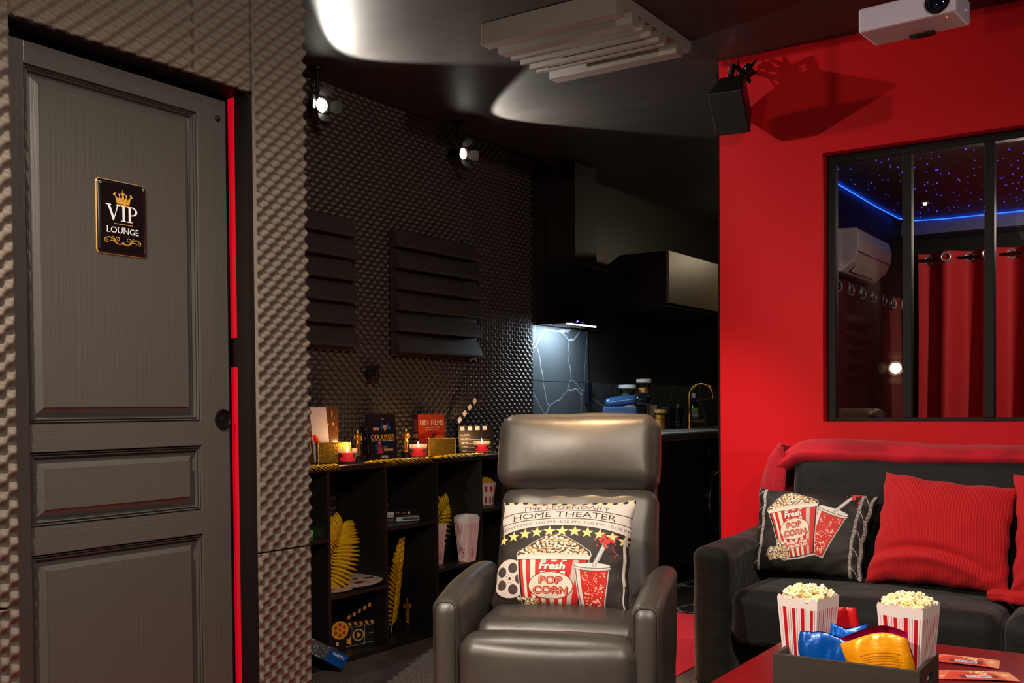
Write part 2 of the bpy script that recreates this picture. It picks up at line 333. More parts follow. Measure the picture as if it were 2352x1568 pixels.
class Cv:
    def __init__(s, W, H, bg, w=1.0, h=None):
        s.W, s.H = W, H; s.a = np.zeros((H, W, 3)); s.a[:] = lin(bg); s.w = w; s.h = h or H/W*w
        s.PX, s.PY = np.meshgrid((np.arange(W))/(W-1)*s.w, (np.arange(H))/(H-1)*s.h); s.M = None; s.X, s.Y = s.PX, s.PY
    def xf(s, cx=0, cy=0, rot=0, sx=1, sy=None, warp=None):
        """local coordinates: p = c + R(rot) * (sx*x, sy*y)"""
        sy = sy or sx; c, n = math.cos(rot), math.sin(rot); s.M = (cx, cy, c, n, sx, sy); dx, dy = s.PX-cx, s.PY-cy
        s.X = (dx*c+dy*n)/sx; s.Y = (-dx*n+dy*c)/sy
        return s
    def fwd(s, p):
        if s.M is None: return p
        cx, cy, c, n, sx, sy = s.M; x, y = p[..., 0]*sx, p[..., 1]*sy
        return np.stack([cx+x*c-y*n, cy+x*n+y*c], -1)
    def down(s):
        a = s.a; s.W //= 2; s.H //= 2; s.a = a[:s.H*2, :s.W*2].reshape(s.H, 2, s.W, 2, 3).mean((1, 3)); return s
    def put(s, m, col): s.a[m] = lin(col); return s
    def rect(s, x0, y0, x1, y1, col): return s.put((s.X >= x0) & (s.X <= x1) & (s.Y >= y0) & (s.Y <= y1), col)
    def ell(s, x, y, rx, ry, col): return s.put(((s.X-x)/rx)**2+((s.Y-y)/ry)**2 <= 1, col)
    def ring(s, x, y, r, t, col):
        d = np.hypot(s.X-x, s.Y-y); return s.put(abs(d-r) < t, col)
    def poly(s, pts, col, ret=False):
        m = np.zeros(s.X.shape, bool); n = len(pts)
        for i in range(n):
            (x0, y0), (x1, y1) = pts[i], pts[(i+1) % n]
            if y0 == y1: continue
            c = ((s.Y >= min(y0, y1)) & (s.Y < max(y0, y1))) & (s.X < x0+(s.Y-y0)*(x1-x0)/(y1-y0)); m ^= c
        return m if ret else s.put(m, col)
    def line(s, pts, t, col):
        for (x0, y0), (x1, y1) in zip(pts[:-1], pts[1:]):
            dx, dy = x1-x0, y1-y0; l = dx*dx+dy*dy+1e-12; k = np.clip(((s.X-x0)*dx+(s.Y-y0)*dy)/l, 0, 1)
            s.put(np.hypot(s.X-x0-k*dx, s.Y-y0-k*dy) < t/2, col)
        return s
    def star(s, x, y, r, col, rot=0):
        return s.poly([(x+(r if i % 2 == 0 else r*.42)*math.sin(i*PI/5+rot), y-(r if i % 2 == 0 else r*.42)*math.cos(i*PI/5+rot)) for i in range(10)], col)
    def text(s, t, x, y, h, col, wid=None, al='c', ls=1.0, bold=0, arc=None, shear=0):
        """baseline at y, cap height h, local units"""
        T, asp = text_tris(t, ls); wd = wid or asp*h
        x0 = x-wd/2 if al == 'c' else x
        p = np.stack([x0+T[..., 0]*wd+T[..., 1]*h*shear, y-T[..., 1]*h], -1)
        if arc: p[..., 1] += arc*((p[..., 0]-x)**2)
        for ox, oy in ([(0, 0)] if not bold else [(0, 0), (bold, 0), (-bold, 0), (0, bold), (0, -bold)]):
            q = s.fwd(p+[ox, oy]); q = q/np.array([s.w/(s.W-1), s.h/(s.H-1)])
            for tr in q:
                a0 = np.maximum(np.ceil(tr.min(0)-.01).astype(int), 0); a1 = np.floor(tr.max(0)+.01).astype(int)
                a1 = np.minimum(a1, [s.W-1, s.H-1])
                if (a1 < a0).any(): continue
                gx, gy = np.meshgrid(np.arange(a0[0], a1[0]+1), np.arange(a0[1], a1[1]+1))
                def e(a, b): return (b[0]-a[0])*(gy-a[1])-(b[1]-a[1])*(gx-a[0])
                w0, w1, w2 = e(tr[0], tr[1]), e(tr[1], tr[2]), e(tr[2], tr[0])
                m = ((w0 >= -1e-9) & (w1 >= -1e-9) & (w2 >= -1e-9)) | ((w0 <= 1e-9) & (w1 <= 1e-9) & (w2 <= 1e-9))
                s.a[gy[m], gx[m]] = lin(col)
        return s
    def smear(s, x0, y0, x1, y1, col, seed=1):
        rg = random.Random(seed); h = y1-y0; x = x0
        while x < x1:
            wd = h*rg.uniform(.12, .4); a = rg.uniform(0, .3)*h; b = rg.uniform(0, .25)*h
            if rg.random() < .86: s.rect(x, y0+a, min(x+wd, x1), y1-b, col)
            x += wd+h*rg.uniform(.04, .16)
        return s
    def kernels(s, pts, r, seed=3):
        rg = random.Random(seed)
        for (x, y) in pts:
            s.ell(x, y, r*1.25, r*1.2, (96, 62, 40))
            for k in range(4):
                a = rg.uniform(0, 6.28); c = rg.choice([(246, 232, 205), (238, 214, 172), (250, 240, 222), (228, 178, 120)])
                s.ell(x+math.cos(a)*r*.5, y+math.sin(a)*r*.5, r*.62, r*.58, c)
        return s
def flat(name, cv, fn, m, parent=None, flip=False):
    U, V = np.meshgrid(np.linspace(0, 1, cv.W), np.linspace(0, 1, cv.H)); P = fn(U, V)
    return gridmesh(name, P, m, parent, cv.a, flip=flip)
def plane_fn(o, ex, ey):
    o, ex, ey = [np.array(v, float) for v in (o, ex, ey)]
    return lambda U, V: o+U[..., None]*ex+V[..., None]*ey
# ---------------------------------------------------------------- the setting
struct(box('floor', 'carpet', -3.6, 3.2, -3, 4.6, -.05, 0))
fk = MB().box(-3.6, -1.85, 5.02, 9, -.05, .001).box(-3.6, -1.85, 4.6, 5.02, -.05, 0).box(-1.85, 3.2, 4.6, 9, -.05, 0)
struct(fk.build('floor', 'tile_floor'))
struct(box('ceiling', 'ceiling', -3.7, 3.2, -3, 9, 2.6, 2.68))
wl = MB()
wl.box(-2.55, -2.462, -3, 1.42, 0, 2.6).box(-2.55, -2.462, 1.42, 2.262, 2.075, 2.6).box(-2.55, -2.462, 2.262, 2.475, 0, 2.6).box(-3.55, -2.55, 2.40, 2.475, 0, 2.6)
struct(wl.build('wall_left', 'black'))
struct(box('wall_alcove', 'kitchen_wall', -3.55, -3.392, 2.475, 9, 0, 2.6))
struct(box('wall_kitchen_back', 'kitchen_wall', -3.385, -1.84, 8.6, 8.7, 0, 2.6))
struct(box('wall_partition', 'trim', -1.84, -1.80, 4.5, 8.6, 0, 2.6))
struct(box('wall_front', 'black', -2.55, 3.2, -3.1, -3, 0, 2.6))
struct(box('wall_right', 'black', 3.2, 3.3, -3, 4.34, 0, 2.6))
wr = MB(); o_ = [(-1.765, 0), (3.2, 0), (3.2, 2.6), (-1.765, 2.6)]; i_ = [(-1.312, 1.021), (.84, 1.021), (.84, 2.136), (-1.312, 2.136)]
vs = [(x, y, z) for y in (4.34, 4.50) for ring_ in (o_, i_) for x, z in ring_]
fs = [(k, (k+1) % 4, 4+(k+1) % 4, 4+k) for k in range(4)]+[(8+k, 12+k, 12+(k+1) % 4, 8+(k+1) % 4) for k in range(4)]
fs += [(k, 8+k, 8+(k+1) % 4, (k+1) % 4) for k in range(4)]+[(4+k, 4+(k+1) % 4, 12+(k+1) % 4, 12+k) for k in range(4)]
struct(wr.add(vs, fs).build('wall_red', 'red_wall'))

# back room seen through the window
struct(MB().box(-1.80, 2.6, 8.12, 8.2, 0, 2.6).box(2.6, 2.7, 4.5, 8.2, 0, 2.6).build('wall_back_room', 'trim'))
struct(box("trim_1", "ceiling", -1.795, 2.5, 4.52, 7.83, 2.40, 2.46))
struct(MB().box(-1.80, 2.6, 7.83, 8.12, 2.30, 2.40).build('trim_2', mat('blue_lit_plaster', L3(84, 84, 120), .6)))  # pale plaster, with the strip's blue light put into its colour

def foam(name, label, X, y0, y1, z0, z1, m='foam', A=.0112, du=.0052, dv=.0045, pu=.026, qv=.0225, ox=0.0, group=None, dep=.028):
    W = int((y1-y0)/du)+1; H = int((z1-z0)/dv)+1
    Y, Z = np.meshgrid(np.linspace(y0, y1, W), np.linspace(z1, z0, H))
    wy = Y+.0015*np.sin(Z*6)+ox; wz = Z+.0015*np.sin(Y*7)
    h = np.cos(PI*wy/pu)*np.cos(PI*wz/qv)
    D = X-A+A*h+.0025*np.sin(Y*7+Z*3.3)
    P = np.stack([D, Y, Z], -1)
    P = np.concatenate([P[:1], P, P[-1:]], 0); P[0, :, 0] = P[-1, :, 0] = X-dep
    P = np.concatenate([P[:, :1], P, P[:, -1:]], 1); P[:, 0, 0] = P[:, -1, 0] = X-dep
    o = gridmesh(name, P, m, flip=False)
    c = (X-dep, (y0+y1)/2, (z0+z1)/2); set_origin(o, c)
    return tag(o, label, 'acoustic foam', group)
FG = 'egg crate foam sheets on the door side wall'
foam('acoustic_foam_sheet', 'tall grey egg crate foam sheet left of the panelled door, above the cut line', -2.43, .45, 1.468, .612, 2.6, group=FG)
foam('acoustic_foam_sheet', 'short grey egg crate foam sheet left of the door, below the cut line', -2.43, .45, 1.468, .0, .606, group=FG)
foam('acoustic_foam_sheet', 'egg crate foam sheet above the door, on the hinge side near the frame corner', -2.43, 1.471, 2.031, 2.07, 2.6, group=FG)
foam('acoustic_foam_sheet', 'small egg crate foam sheet above the right end of the door', -2.43, 2.035, 2.249, 2.07, 2.6, group=FG)
foam('acoustic_foam_sheet', 'tall narrow egg crate foam strip right of the red lit door gap', -2.43, 2.262, 2.482, .645, 2.6, group=FG, ox=.01)
foam('acoustic_foam_sheet', 'low narrow egg crate foam strip right of the door, below the cut line', -2.43, 2.262, 2.482, .0, .640, group=FG)
FH = 'egg crate foam sheets on the alcove wall'
foam('acoustic_foam_sheet', 'shaded egg crate foam sheet behind the left wooden slat panel', -3.36, 2.48, 3.899, 0, 2.6, 'foam_shaded', du=.0065, dv=.0056, group=FH)
foam('acoustic_foam_sheet', 'shaded egg crate foam sheet behind the right wooden slat panel', -3.36, 3.903, 4.598, 0, 2.6, 'foam_shaded', du=.0065, dv=.0056, group=FH)
foam('acoustic_foam_sheet', 'shaded egg crate foam sheet beside the marble tiles, with shiny tips', -3.36, 4.602, 5.325, 0, 2.58, 'foam_shaded', du=.0065, dv=.0056, group=FH)
foam('acoustic_foam_sheet', 'egg crate foam sheet faintly mirrored in the window glass', -2.43, -1.0, .445, .0, 2.6, du=.01, dv=.009)

# door in its recess
def nested(name, y0, y1, z0, z1, prof, X, m, parent):
    V = []; F = []
    for d, h in prof:
        V += [(X+h, y0+d, z0+d), (X+h, y1-d, z0+d), (X+h, y1-d, z1-d), (X+h, y0+d, z1-d)]
    for i in range(len(prof)-1):
        for k in range(4): F.append((4*i+k, 4*i+(k+1) % 4, 4*i+4+(k+1) % 4, 4*i+4+k))
    b = 4*(len(prof)-1); F.append((b, b+1, b+2, b+3))
    return MB().add(V, F).build(name, m, parent)
door = thing('door_1', 'dark grey four panel look sliding door with a round pull', 'door', (-2.508, 1.80, 0)); door['kind'] = 'structure'
def dl(mb, name, m): 
    o = mb.build(name, m, None, bevel=.0015); o.data.transform(Matrix.Translation((2.508, -1.80, 0))); o.parent = door; return o
X0, X1 = -2.545, -2.508
dl(MB().box(X0, X1, 1.36, 1.545, .01, 2.04), 'door_stile', 'door_v')
dl(MB().box(X0, X1, 2.096, 2.205, .01, 2.04), 'door_stile', 'door_v')
for a, b in ((1.982, 2.04), (.985, 1.057), (.718, .789), (.01, .16)):
    dl(MB().box(X0, X1, 1.545, 2.096, a, b), 'door_rail', 'door_h')
dl(MB().box(X0, X1-.012, 2.205, 2.220, .01, 2.04), 'door_edge', 'trim')
PR = [(0, 0), (.002, -.010), (.006, -.003), (.009, -.012), (.013, -.006), (.016, -.020), (.019, -.021), (.043, -.007), (.0445, -.001), (.047, -.001)]
def dpanel(z0, z1, m):
    o = nested('door_panel', 1.545, 2.096, z0, z1, PR, X1, m, None); o.data.transform(Matrix.Translation((2.508, -1.80, 0))); o.parent = door
dpanel(1.057, 1.982, 'door_v'); dpanel(.789, .985, 'door_h'); dpanel(.16, .718, 'door_v')
Ry = Matrix.Rotation(PI/2, 4, 'Y')
hd = MB().lathe([(.0315, 0), (.0315, .004), (.027, .005), (.025, -.004), (.013, -.006), (.012, -.001), (.006, .002), (0, .003)], 32, T=Matrix.Translation((0.0005, 2.178-1.80, 1.062)) @ Ry)
h = hd.build('pull_handle', 'blackmetal', door, smooth=True)
MB().lathe([(.009, 0), (.009, .003), (.006, .008), (0, .010)], 20, T=Matrix.Translation((0, 2.173-1.80, 1.981)) @ Ry).build('door_bolt', 'blackmetal', door, smooth=True)
tr = MB()
tr.box(-2.56, -2.452, 2.2435, 2.262, 0, 2.08).box(-2.56, -2.452, 1.35, 2.262, 2.066, 2.082).box(-2.56, -2.546, 1.35, 2.19, 2.03, 2.07)
struct(tr.build('trim_3', 'trim'))
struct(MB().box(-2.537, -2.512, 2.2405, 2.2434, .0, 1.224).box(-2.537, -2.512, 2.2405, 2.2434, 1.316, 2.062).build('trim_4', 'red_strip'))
struct(MB().box(-2.537, -2.510, 2.2400, 2.2434, 1.2245, 1.3155).build('trim_5', 'trim'))

# VIP LOUNGE plate
cv = Cv(520, 680, (18, 14, 16), .162, .205)
W_, H_ = .162, .205
GOLD = (214, 160, 66); WH = (240, 238, 246)
# crown
cv.xf(.081, .049, 0, .027, .027)
cv.poly([(-.75, .55), (-.95, -.35), (-.55, .1), (-.42, -.3), (-.22, .12), (0, -.45), (.22, .12), (.42, -.3), (.55, .1), (.95, -.35), (.75, .55)], GOLD)
cv.poly([(-.13, -.3), (0, -1.0), (.13, -.3)], GOLD).poly([(-.3, -.62), (0, -.5), (.3, -.62), (.2, -.42), (-.2, -.42)], GOLD)
for x, y in ((-.95, -.45), (-.42, -.36), (.42, -.36), (.95, -.45), (-1.05, -.3), (1.05, -.3)): cv.ell(x, y, .11, .11, GOLD)
cv.rect(-.75, .62, .75, .72, GOLD); cv.ell(0, .15, .07, .1, (60, 36, 14)); cv.ell(-.4, .3, .06, .06, (90, 56, 20)); cv.ell(.4, .3, .06, .06, (90, 56, 20))
# V I P with serifs, drawn in millimetres
cv.xf(0, 0, 0, .001, .001)
yt, yb = 68, 112
cv.poly([(31, yt), (38.5, yt), (51.5, yb-9), (62, yt), (65.5, yt), (50.5, yb), (48, yb)], WH).rect(26, yt, 43, yt+2.4, WH).rect(57.5, yt, 70.5, yt+2.4, WH)
cv.rect(78, yt, 85.5, yb, WH).rect(73, yt, 90.5, yt+2.4, WH).rect(73, yb-2.4, 90.5, yb, WH)
cv.rect(98, yt, 105.5, yb, WH).rect(93, yt, 108, yt+2.4, WH).rect(93, yb-2.4, 110.5, yb, WH)
bowl = ((cv.X >= 105) & (((cv.X-107)/20)**2+((cv.Y-yt-12.5)/12.5)**2 <= 1)) & ~((((cv.X-107)/13)**2+((cv.Y-yt-12.5)/9.8)**2 <= 1))
cv.put(bowl, WH)
cv.rect(50, 119, 112, 120.8, (196, 150, 80))
cv.text('LOUNGE', 80, 145.5, 17, WH, wid=102)
for x in (31, 126.5): cv.rect(x-3, 144.2, x+2, 145.6, WH); cv.rect(x-3, 128.4, x+2, 129.8, WH)
for x in (66, 80.5, 84.5, 98): cv.rect(x-3, 128.4, x+3, 129.8, WH)
# scroll work
def spiral(x, y, r, t0, turns, d, s=1):
    return [(x+s*r*(1-k/40*.8)*math.cos(t0+d*k/40*turns*6.28), y+r*(1-k/40*.8)*math.sin(t0+d*k/40*turns*6.28)) for k in range(41)]
for s in (1, -1):
    cx = 80
    cv.line([(cx+s*p, q) for p, q in ((3, 174), (14, 176), (24, 172), (32, 163), (42, 158), (52, 161))], 2.0, GOLD)
    cv.line(spiral(cx+s*17, 163, 9, 1.3, 1.2, -1, s), 1.7, GOLD); cv.line(spiral(cx+s*52, 168, 7, -1.5, 1.2, 1, s), 1.7, GOLD)
    cv.line([(cx+s*p, q) for p, q in ((26, 172), (27, 162), (34, 156))], 1.6, GOLD); cv.line([(cx+s*p, q) for p, q in ((30, 168), (38, 167), (44, 171))], 1.4, GOLD)
cv.star(80, 172, 5.5, GOLD)
# gold rim
cv.xf(0, 0)
dx = np.abs(cv.PX-W_/2)-(W_/2-.012); dy = np.abs(cv.PY-H_/2)-(H_/2-.012)
sd = np.hypot(np.maximum(dx, 0), np.maximum(dy, 0))+np.minimum(np.maximum(dx, dy), 0)-.012
cv.put(sd > -.0024, (206, 160, 86))
for x, y in ((.012, .012), (.150, .012)): cv.ring(x, y, .0028, .0008, (170, 160, 150))
cv.down(); cv.PX, cv.PY = np.meshgrid(np.linspace(0, W_, 260), np.linspace(0, H_, 340))
dx = np.abs(cv.PX-W_/2)-(W_/2-.012); dy = np.abs(cv.PY-H_/2)-(H_/2-.012)
sd = np.hypot(np.maximum(dx, 0), np.maximum(dy, 0))+np.minimum(np.maximum(dx, dy), 0)-.012
U, V = np.meshgrid(np.linspace(0, 1, 260), np.linspace(0, 1, 340))
ex = (np.clip(sd/-.016, 0, 1)); hh = .003+.004*np.sin(ex*PI/2)+.003*(1-(2*U-1)**2)*(1-(2*V-1)**2)
rim = np.clip((sd+.004)/.004, 0, 1); hh = hh-.0025*rim
# round the corners by pulling them in
PX, PY = cv.PX-W_/2, cv.PY-H_/2
k = np.maximum(sd, 0); nrm = np.hypot(np.maximum(dx, 0), np.maximum(dy, 0))+1e-9
PX = PX-np.sign(PX)*np.maximum(dx, 0)/nrm*k; PY = PY-np.sign(PY)*np.maximum(dy, 0)/nrm*k
P = np.stack([hh, PX, -PY], -1)
sg = gridmesh('vip_sign', P, 'gloss', None, cv.a); sg.location = (-2.508, 1.8275, 1.6255); tag(sg, 'black and gold metal plate reading VIP LOUNGE hung on the grey door', 'sign')
md = sg.modifiers.new('s', 'SOLIDIFY'); md.thickness = .0012; md.offset = -1

# window in the red wall
wn = thing('window_1', 'black framed interior window in the red wall', 'window', (-.235, 4.40, 1.021)); wn['kind'] = 'structure'
fr = MB()
xs = [-1.311, -.235*0]
def wl_(mb): return mb
x0, x1, z0, z1 = -1.311+.235, .84+.235, 0, 2.136-1.021
fr.box(x0, x0+.034, 0, .045, z0, z1).box(x1-.034, x1, 0, .045, z0, z1).box(x0+.034, x1-.034, 0, .045, z0, .015).box(x0+.034, x1-.034, 0, .045, z1-.034, z1)
f_ = fr.build('window_frame', 'trim', wn, bevel=.002)
mx = [-1.006, -.70, -.394, -.088, .218, .524]
for x in mx: box('mullion', 'trim', x+.235, x+.235+.035, -.004, .045, .015, z1-.034, wn, bevel=.002)
e = [-1.277]+[v for x in mx for v in (x, x+.035)]+[.806]
for i in range(0, len(e), 2):
    box('window_pane', 'pane', e[i]+.235, e[i+1]+.235, .018, .022, .015, z1-.034, wn)
# ---------------------------------------------------------------- wood slat absorbers
def slat_panel(label, x, y0, y1, z0, z1, group='slatted wooden sound absorbers'):
    t = thing('slat_panel', label, 'wall panel', (x, (y0+y1)/2, z0), group=group); hw = (y1-y0)/2; hz = z1-z0
    box('back_board', 'slat', 0, .015, -hw, hw, 0, hz, t)
    for i in range(6):
        a = hz-.005-i*hz/6; b = a-hz/6+.022; o = .006*(i % 2)
        mb = MB().prism([(.015, a), (.030, a), (.062, b+.010), (.062, b), (.015, b)], -hw+o, hw-.012+o, 'y')
        # prism 'y' puts p=(x,z)
        mb.build('slat', 'slat', t, bevel=.001)
    return t
slat_panel('stepped dark wooden slat panel at left, half hidden by the foam column', -3.356, 3.0, 3.70, 1.365, 1.98)
slat_panel('stepped dark wooden slat panel in the middle of the foam wall', -3.356, 3.985, 4.705, 1.355, 1.98)
slat_panel('wooden slat panel faintly mirrored in the left pane of the window', -2.425, -.36, .39, 1.19, 1.84)

t = thing('light_switch', 'small black wall switch on the foam below the slat panels', 'light switch', (-3.357, 3.845, 1.26))
sw_ = box('switch_plate', 'plastic', 0, .012, -.041, .041, -.041, .041, t, bevel=.003)
MB().lathe([(.022, 0), (.022, .004), (.018, .008), (0, .011)], 24, T=Matrix.Translation((.012, 0, 0)) @ Matrix.Rotation(PI/2, 4, 'Y')).build('switch_button', 'darkcup', sw_, smooth=True)

# ---------------------------------------------------------------- bookcase
XF, XB = -3.055, -3.345
bc = thing('bookcase', 'low black open cube bookcase along the foam wall behind the armchair', 'bookcase', (-3.2, 3.6, 0))
def sh(name, y0, y1, z0, z1): box(name, 'shelf', XB+3.2, XF+3.2, y0-3.6, y1-3.6, z0, z1, bc, bevel=.0015)
sh('top_board', 2.49, 4.72, .826, .848); sh('bottom_board', 2.49, 4.72, 0, .024)
posts = [2.49, 2.847, 3.217, 3.586, 3.961, 4.332, 4.702]
for y in posts: sh('upright', y-.0085 if y > 2.5 else y, y+.0085, .024, .826)
for i, z in enumerate([.30, .548, .300, .555, .316, .573]): sh('shelf_board', posts[i]+.0085+(.0085 if i == 0 else 0), posts[i+1]-.0085, z-.018, z)

# ---------------------------------------------------------------- small decor
def statuette(label, loc, rz=0):
    t = thing('gold_statuette', label, 'statuette', loc, rz, 'small gold figurines')
    MB().lathe([(.021, 0), (.021, .018), (.017, .022), (.017, .030), (0, .030)], 24).build('base', 'plastic', t, smooth=True)
    b = MB().lathe([(.014, .030), (.014, .034), (.010, .036), (.006, .037)], 20)
    for s in (-1, 1): b.tube([(s*.0045, 0, .034), (s*.005, 0, .06), (s*.006, .001, .088)], [.004, .0052, .0075], 10)
    b.lathe([(.0095, .084), (.0085, .094), (.010, .104), (.0145, .114), (.0155, .121), (.010, .127), (.0045, .130), (.004, .134)], 16)
    b.ball((0, 0, .140), (.0065, .0068, .0085), 12, 8)
    for s in (-1, 1): b.tube([(s*.0145, 0, .121), (s*.017, -.002, .110), (s*.014, -.010, .102), (s*.003, -.015, .100)], [.0045, .0042, .0036, .0034], 8)
    b.build('figure', 'gold', t, smooth=True); return t
statuette('slim gold figurine on a black base, between the white card and the dark blue book', (-3.22, 3.585, .848), .7)
statuette('slim gold figurine on a black base, left of the orange book on the bookcase', (-3.22, 3.93, .848), .7)
statuette('slim gold figurine standing alone in the bottom bookcase cell behind the armchair', (-3.2, 3.905, .024), .7)

def candle(label, loc):
    t = thing('candle', label, 'candle', loc, .75, 'red candles in clear glasses')
    s2 = math.sqrt(2)
    def sq(r0, r1, z0, z1, a0=0): 
        return [(r0*s2*.98, z0), (r1*s2*.98, z1)]
    def frust(mb, prof, seg=28): return mb.lathe([(r/s2*1.1, z) for r, z in prof], seg)
    g = frust(MB(), [(.029*s2, 0), (.037*s2, .050), (.0395*s2, .068), (.0375*s2, .068), (.0350*s2, .050), (.0275*s2, .010), (0, .010)])
    g.build('glass_cup', 'glass', t, smooth=True)
    frust(MB(), [(.0280*s2, .0105), (.0345*s2, .050), (.0335*s2, .0515), (0, .0505)]).build('wax', 'wax', t, smooth=True)
    wx_ = [c for c in t.children if c.name.startswith('wax')][0]
    MB().tube([(0, 0, .05), (.001, 0, .058)], .0012, 6).build('wick', 'plastic', wx_)
    MB().lathe([(0, .054), (.004, .058), (.0052, .063), (.0035, .071), (.0012, .079), (0, .083)], 12).build('flame', 'flame', wx_, smooth=True)
    point('candle_light', (loc[0]+.0, loc[1], loc[2]+.092), .9, .008, (1, .55, .22)); return t
candle('lit red candle in a square glass, in front of the left gold lantern', (-3.15, 3.44, .848))
candle('lit red candle in a square glass, in front of the orange book', (-3.17, 3.965, .848))
candle('lit red candle in a square glass, in front of the clapperboard', (-3.17, 4.50, .848))

def beads(mb, p, q, r=.0026, n=None):
    p, q = Vector(p), Vector(q); n = n or max(2, int((q-p).length/(r*2.1)))
    for i in range(n+1): mb.ball(p.lerp(q, i/n), r, 6, 4)
    return mb
def lantern(label, loc, rz, w=.15, d=.085, h=.095):
    t = thing('gold_lantern', label, 'lantern', loc, rz, 'gold mosaic lanterns')
    o = .004
    box('mirror_panel', 'goldfoil', -w/2, w/2, -d/2, d/2, .002, h, t, bevel=.002)
    mb = MB()
    for x in (-1, 1):
        for y in (-1, 1): beads(mb, (x*w/2, y*d/2, 0), (x*w/2, y*d/2, h+.003))
    for y in (-1, 1): beads(mb, (-w/2, y*d/2, h+.002), (w/2, y*d/2, h+.002), .0015)
    for x in (-1, 1): beads(mb, (x*w/2, -d/2, h+.002), (x*w/2, d/2, h+.002), .0015)
    me = mb.build('beaded_edge', 'gold', t, smooth=True); me['kind'] = 'stuff'; return t
lantern('gold mosaic box lantern with beaded edges, at the left end of the bookcase', (-3.235, 3.435, .848), .95, w=.145, h=.092)
lantern('gold mosaic box lantern glinting beside the orange book', (-3.20, 4.185, .848), .80, w=.135, h=.088)

def book(name, label, cat, w, h, t_, cover, spine, loc, rz, lean, m='gloss', group=None, edge='offwhite'):
    t = thing(name, label, cat, loc, rz, group); t.rotation_euler = (-lean, 0, rz)
    box('pages', edge, -w/2+.003, w/2-.003, .002, t_-.002, .003, h-.003, t)
    mb = MB().box(-w/2, w/2, t_-.002, t_, 0, h); mb.build('back_cover', 'plastic', t)
    flat('front_cover', cover, plane_fn((-w/2, 0, h), (w, 0, 0), (0, 0, -h)), m, t)
    flat('spine', spine, plane_fn((-w/2, t_, h), (0, -t_, 0), (0, 0, -h)), m, t); return t
# coulisses book
cv = Cv(120, 176, (34, 34, 40), 150, 220)
cv.rect(12, 34, 138, 92, (22, 30, 46)).rect(12, 130, 138, 188, (24, 30, 48))
for k in range(6): cv.rect(78, 132+k*9, 138, 134+k*9, (44, 50, 66)); cv.rect(14, 40+k*9, 56, 42+k*9, (38, 44, 60))
for (x, y, c, r) in ((88, 60, (40, 80, 140), 23), (100, 46, (60, 110, 170), 9), (112, 66, (50, 100, 160), 10), (50, 158, (40, 80, 140), 20), (86, 162, (70, 110, 160), 12)):
    cv.ell(x, y, r, r*.9, c)
cv.ell(90, 58, 10, 15, (236, 160, 110)).ell(90, 45, 12, 9, (26, 20, 24)).poly([(72, 92), (80, 74), (100, 74), (108, 92)], (24, 24, 26)).poly([(86, 74), (94, 74), (90, 86)], (230, 220, 210))
cv.ell(56, 146, 9, 12, (178, 40, 56)).poly([(42, 188), (48, 158), (66, 158), (74, 188)], (190, 60, 72)).ell(56, 136, 7, 4, (230, 210, 210))
cv.rect(24, 64, 58, 76, (222, 160, 116)).rect(78, 166, 128, 176, (222, 160, 116))
cv.text('COULISSES', 75, 122, 26, (255, 176, 40), wid=128, bold=.8)
cv.smear(16, 124, 136, 129.5, (230, 225, 230), 4)
cv.smear(64, 18, 90, 27, (170, 150, 150), 5); cv.ring(68, 204, 5, 1.2, (230, 230, 235)).ring(80, 204, 5, 1.2, (230, 230, 235)).ring(92, 204, 5, 1.2, (230, 230, 235))
sp = Cv(20, 120, (30, 30, 38), 20, 120); sp.rect(7, 30, 13, 70, (90, 80, 110)).rect(7, 76, 13, 100, (180, 140, 60))
book('book', 'dark blue COULISSES book leaning between two gold figurines', 'book', .146, .215, .028, cv, sp, (-3.20, 3.745, .850), 1.22, .10)
# 1001 films book
cv = Cv(130, 170, (214, 74, 40), 150, 200)
cv.text('1001 FILMS', 77, 52, 26, (250, 238, 225), wid=132, bold=.5)
cv.text('A VOIR AVANT DE MOURIR', 77, 67, 6.5, (245, 225, 205), wid=92); cv.smear(40, 73, 116, 76.5, (240, 205, 180), 7)
cv.put(cv.Y > 84+6*np.sin(cv.X*.06), (186, 48, 34)).poly([(55, 200), (62, 120), (84, 92), (100, 96), (104, 128), (98, 200)], (96, 44, 56))
cv.poly([(0, 110), (30, 96), (54, 140), (40, 200), (0, 200)], (150, 38, 34)).ell(120, 112, 30, 12, (228, 96, 60)).ell(70, 168, 15, 30, (232, 110, 50)).poly([(98, 150), (150, 120), (150, 200), (98, 200)], (170, 44, 34))
sp = Cv(40, 150, (86, 20, 20), 40, 200); sp.rect(4, 22, 36, 82, (150, 70, 50)).rect(8, 26, 20, 78, (70, 60, 110)); sp.text('1001', 20, 112, 20, (235, 220, 210), wid=30); sp.text('FILMS', 20, 134, 12, (220, 190, 180), wid=22); sp.rect(6, 140, 34, 141.5, (200, 170, 160))
book('book', 'thick orange 1001 FILMS book with dark red spine on the bookcase', 'book', .162, .212, .055, cv, sp, (-3.285, 4.222, .848), 1.25, .03)
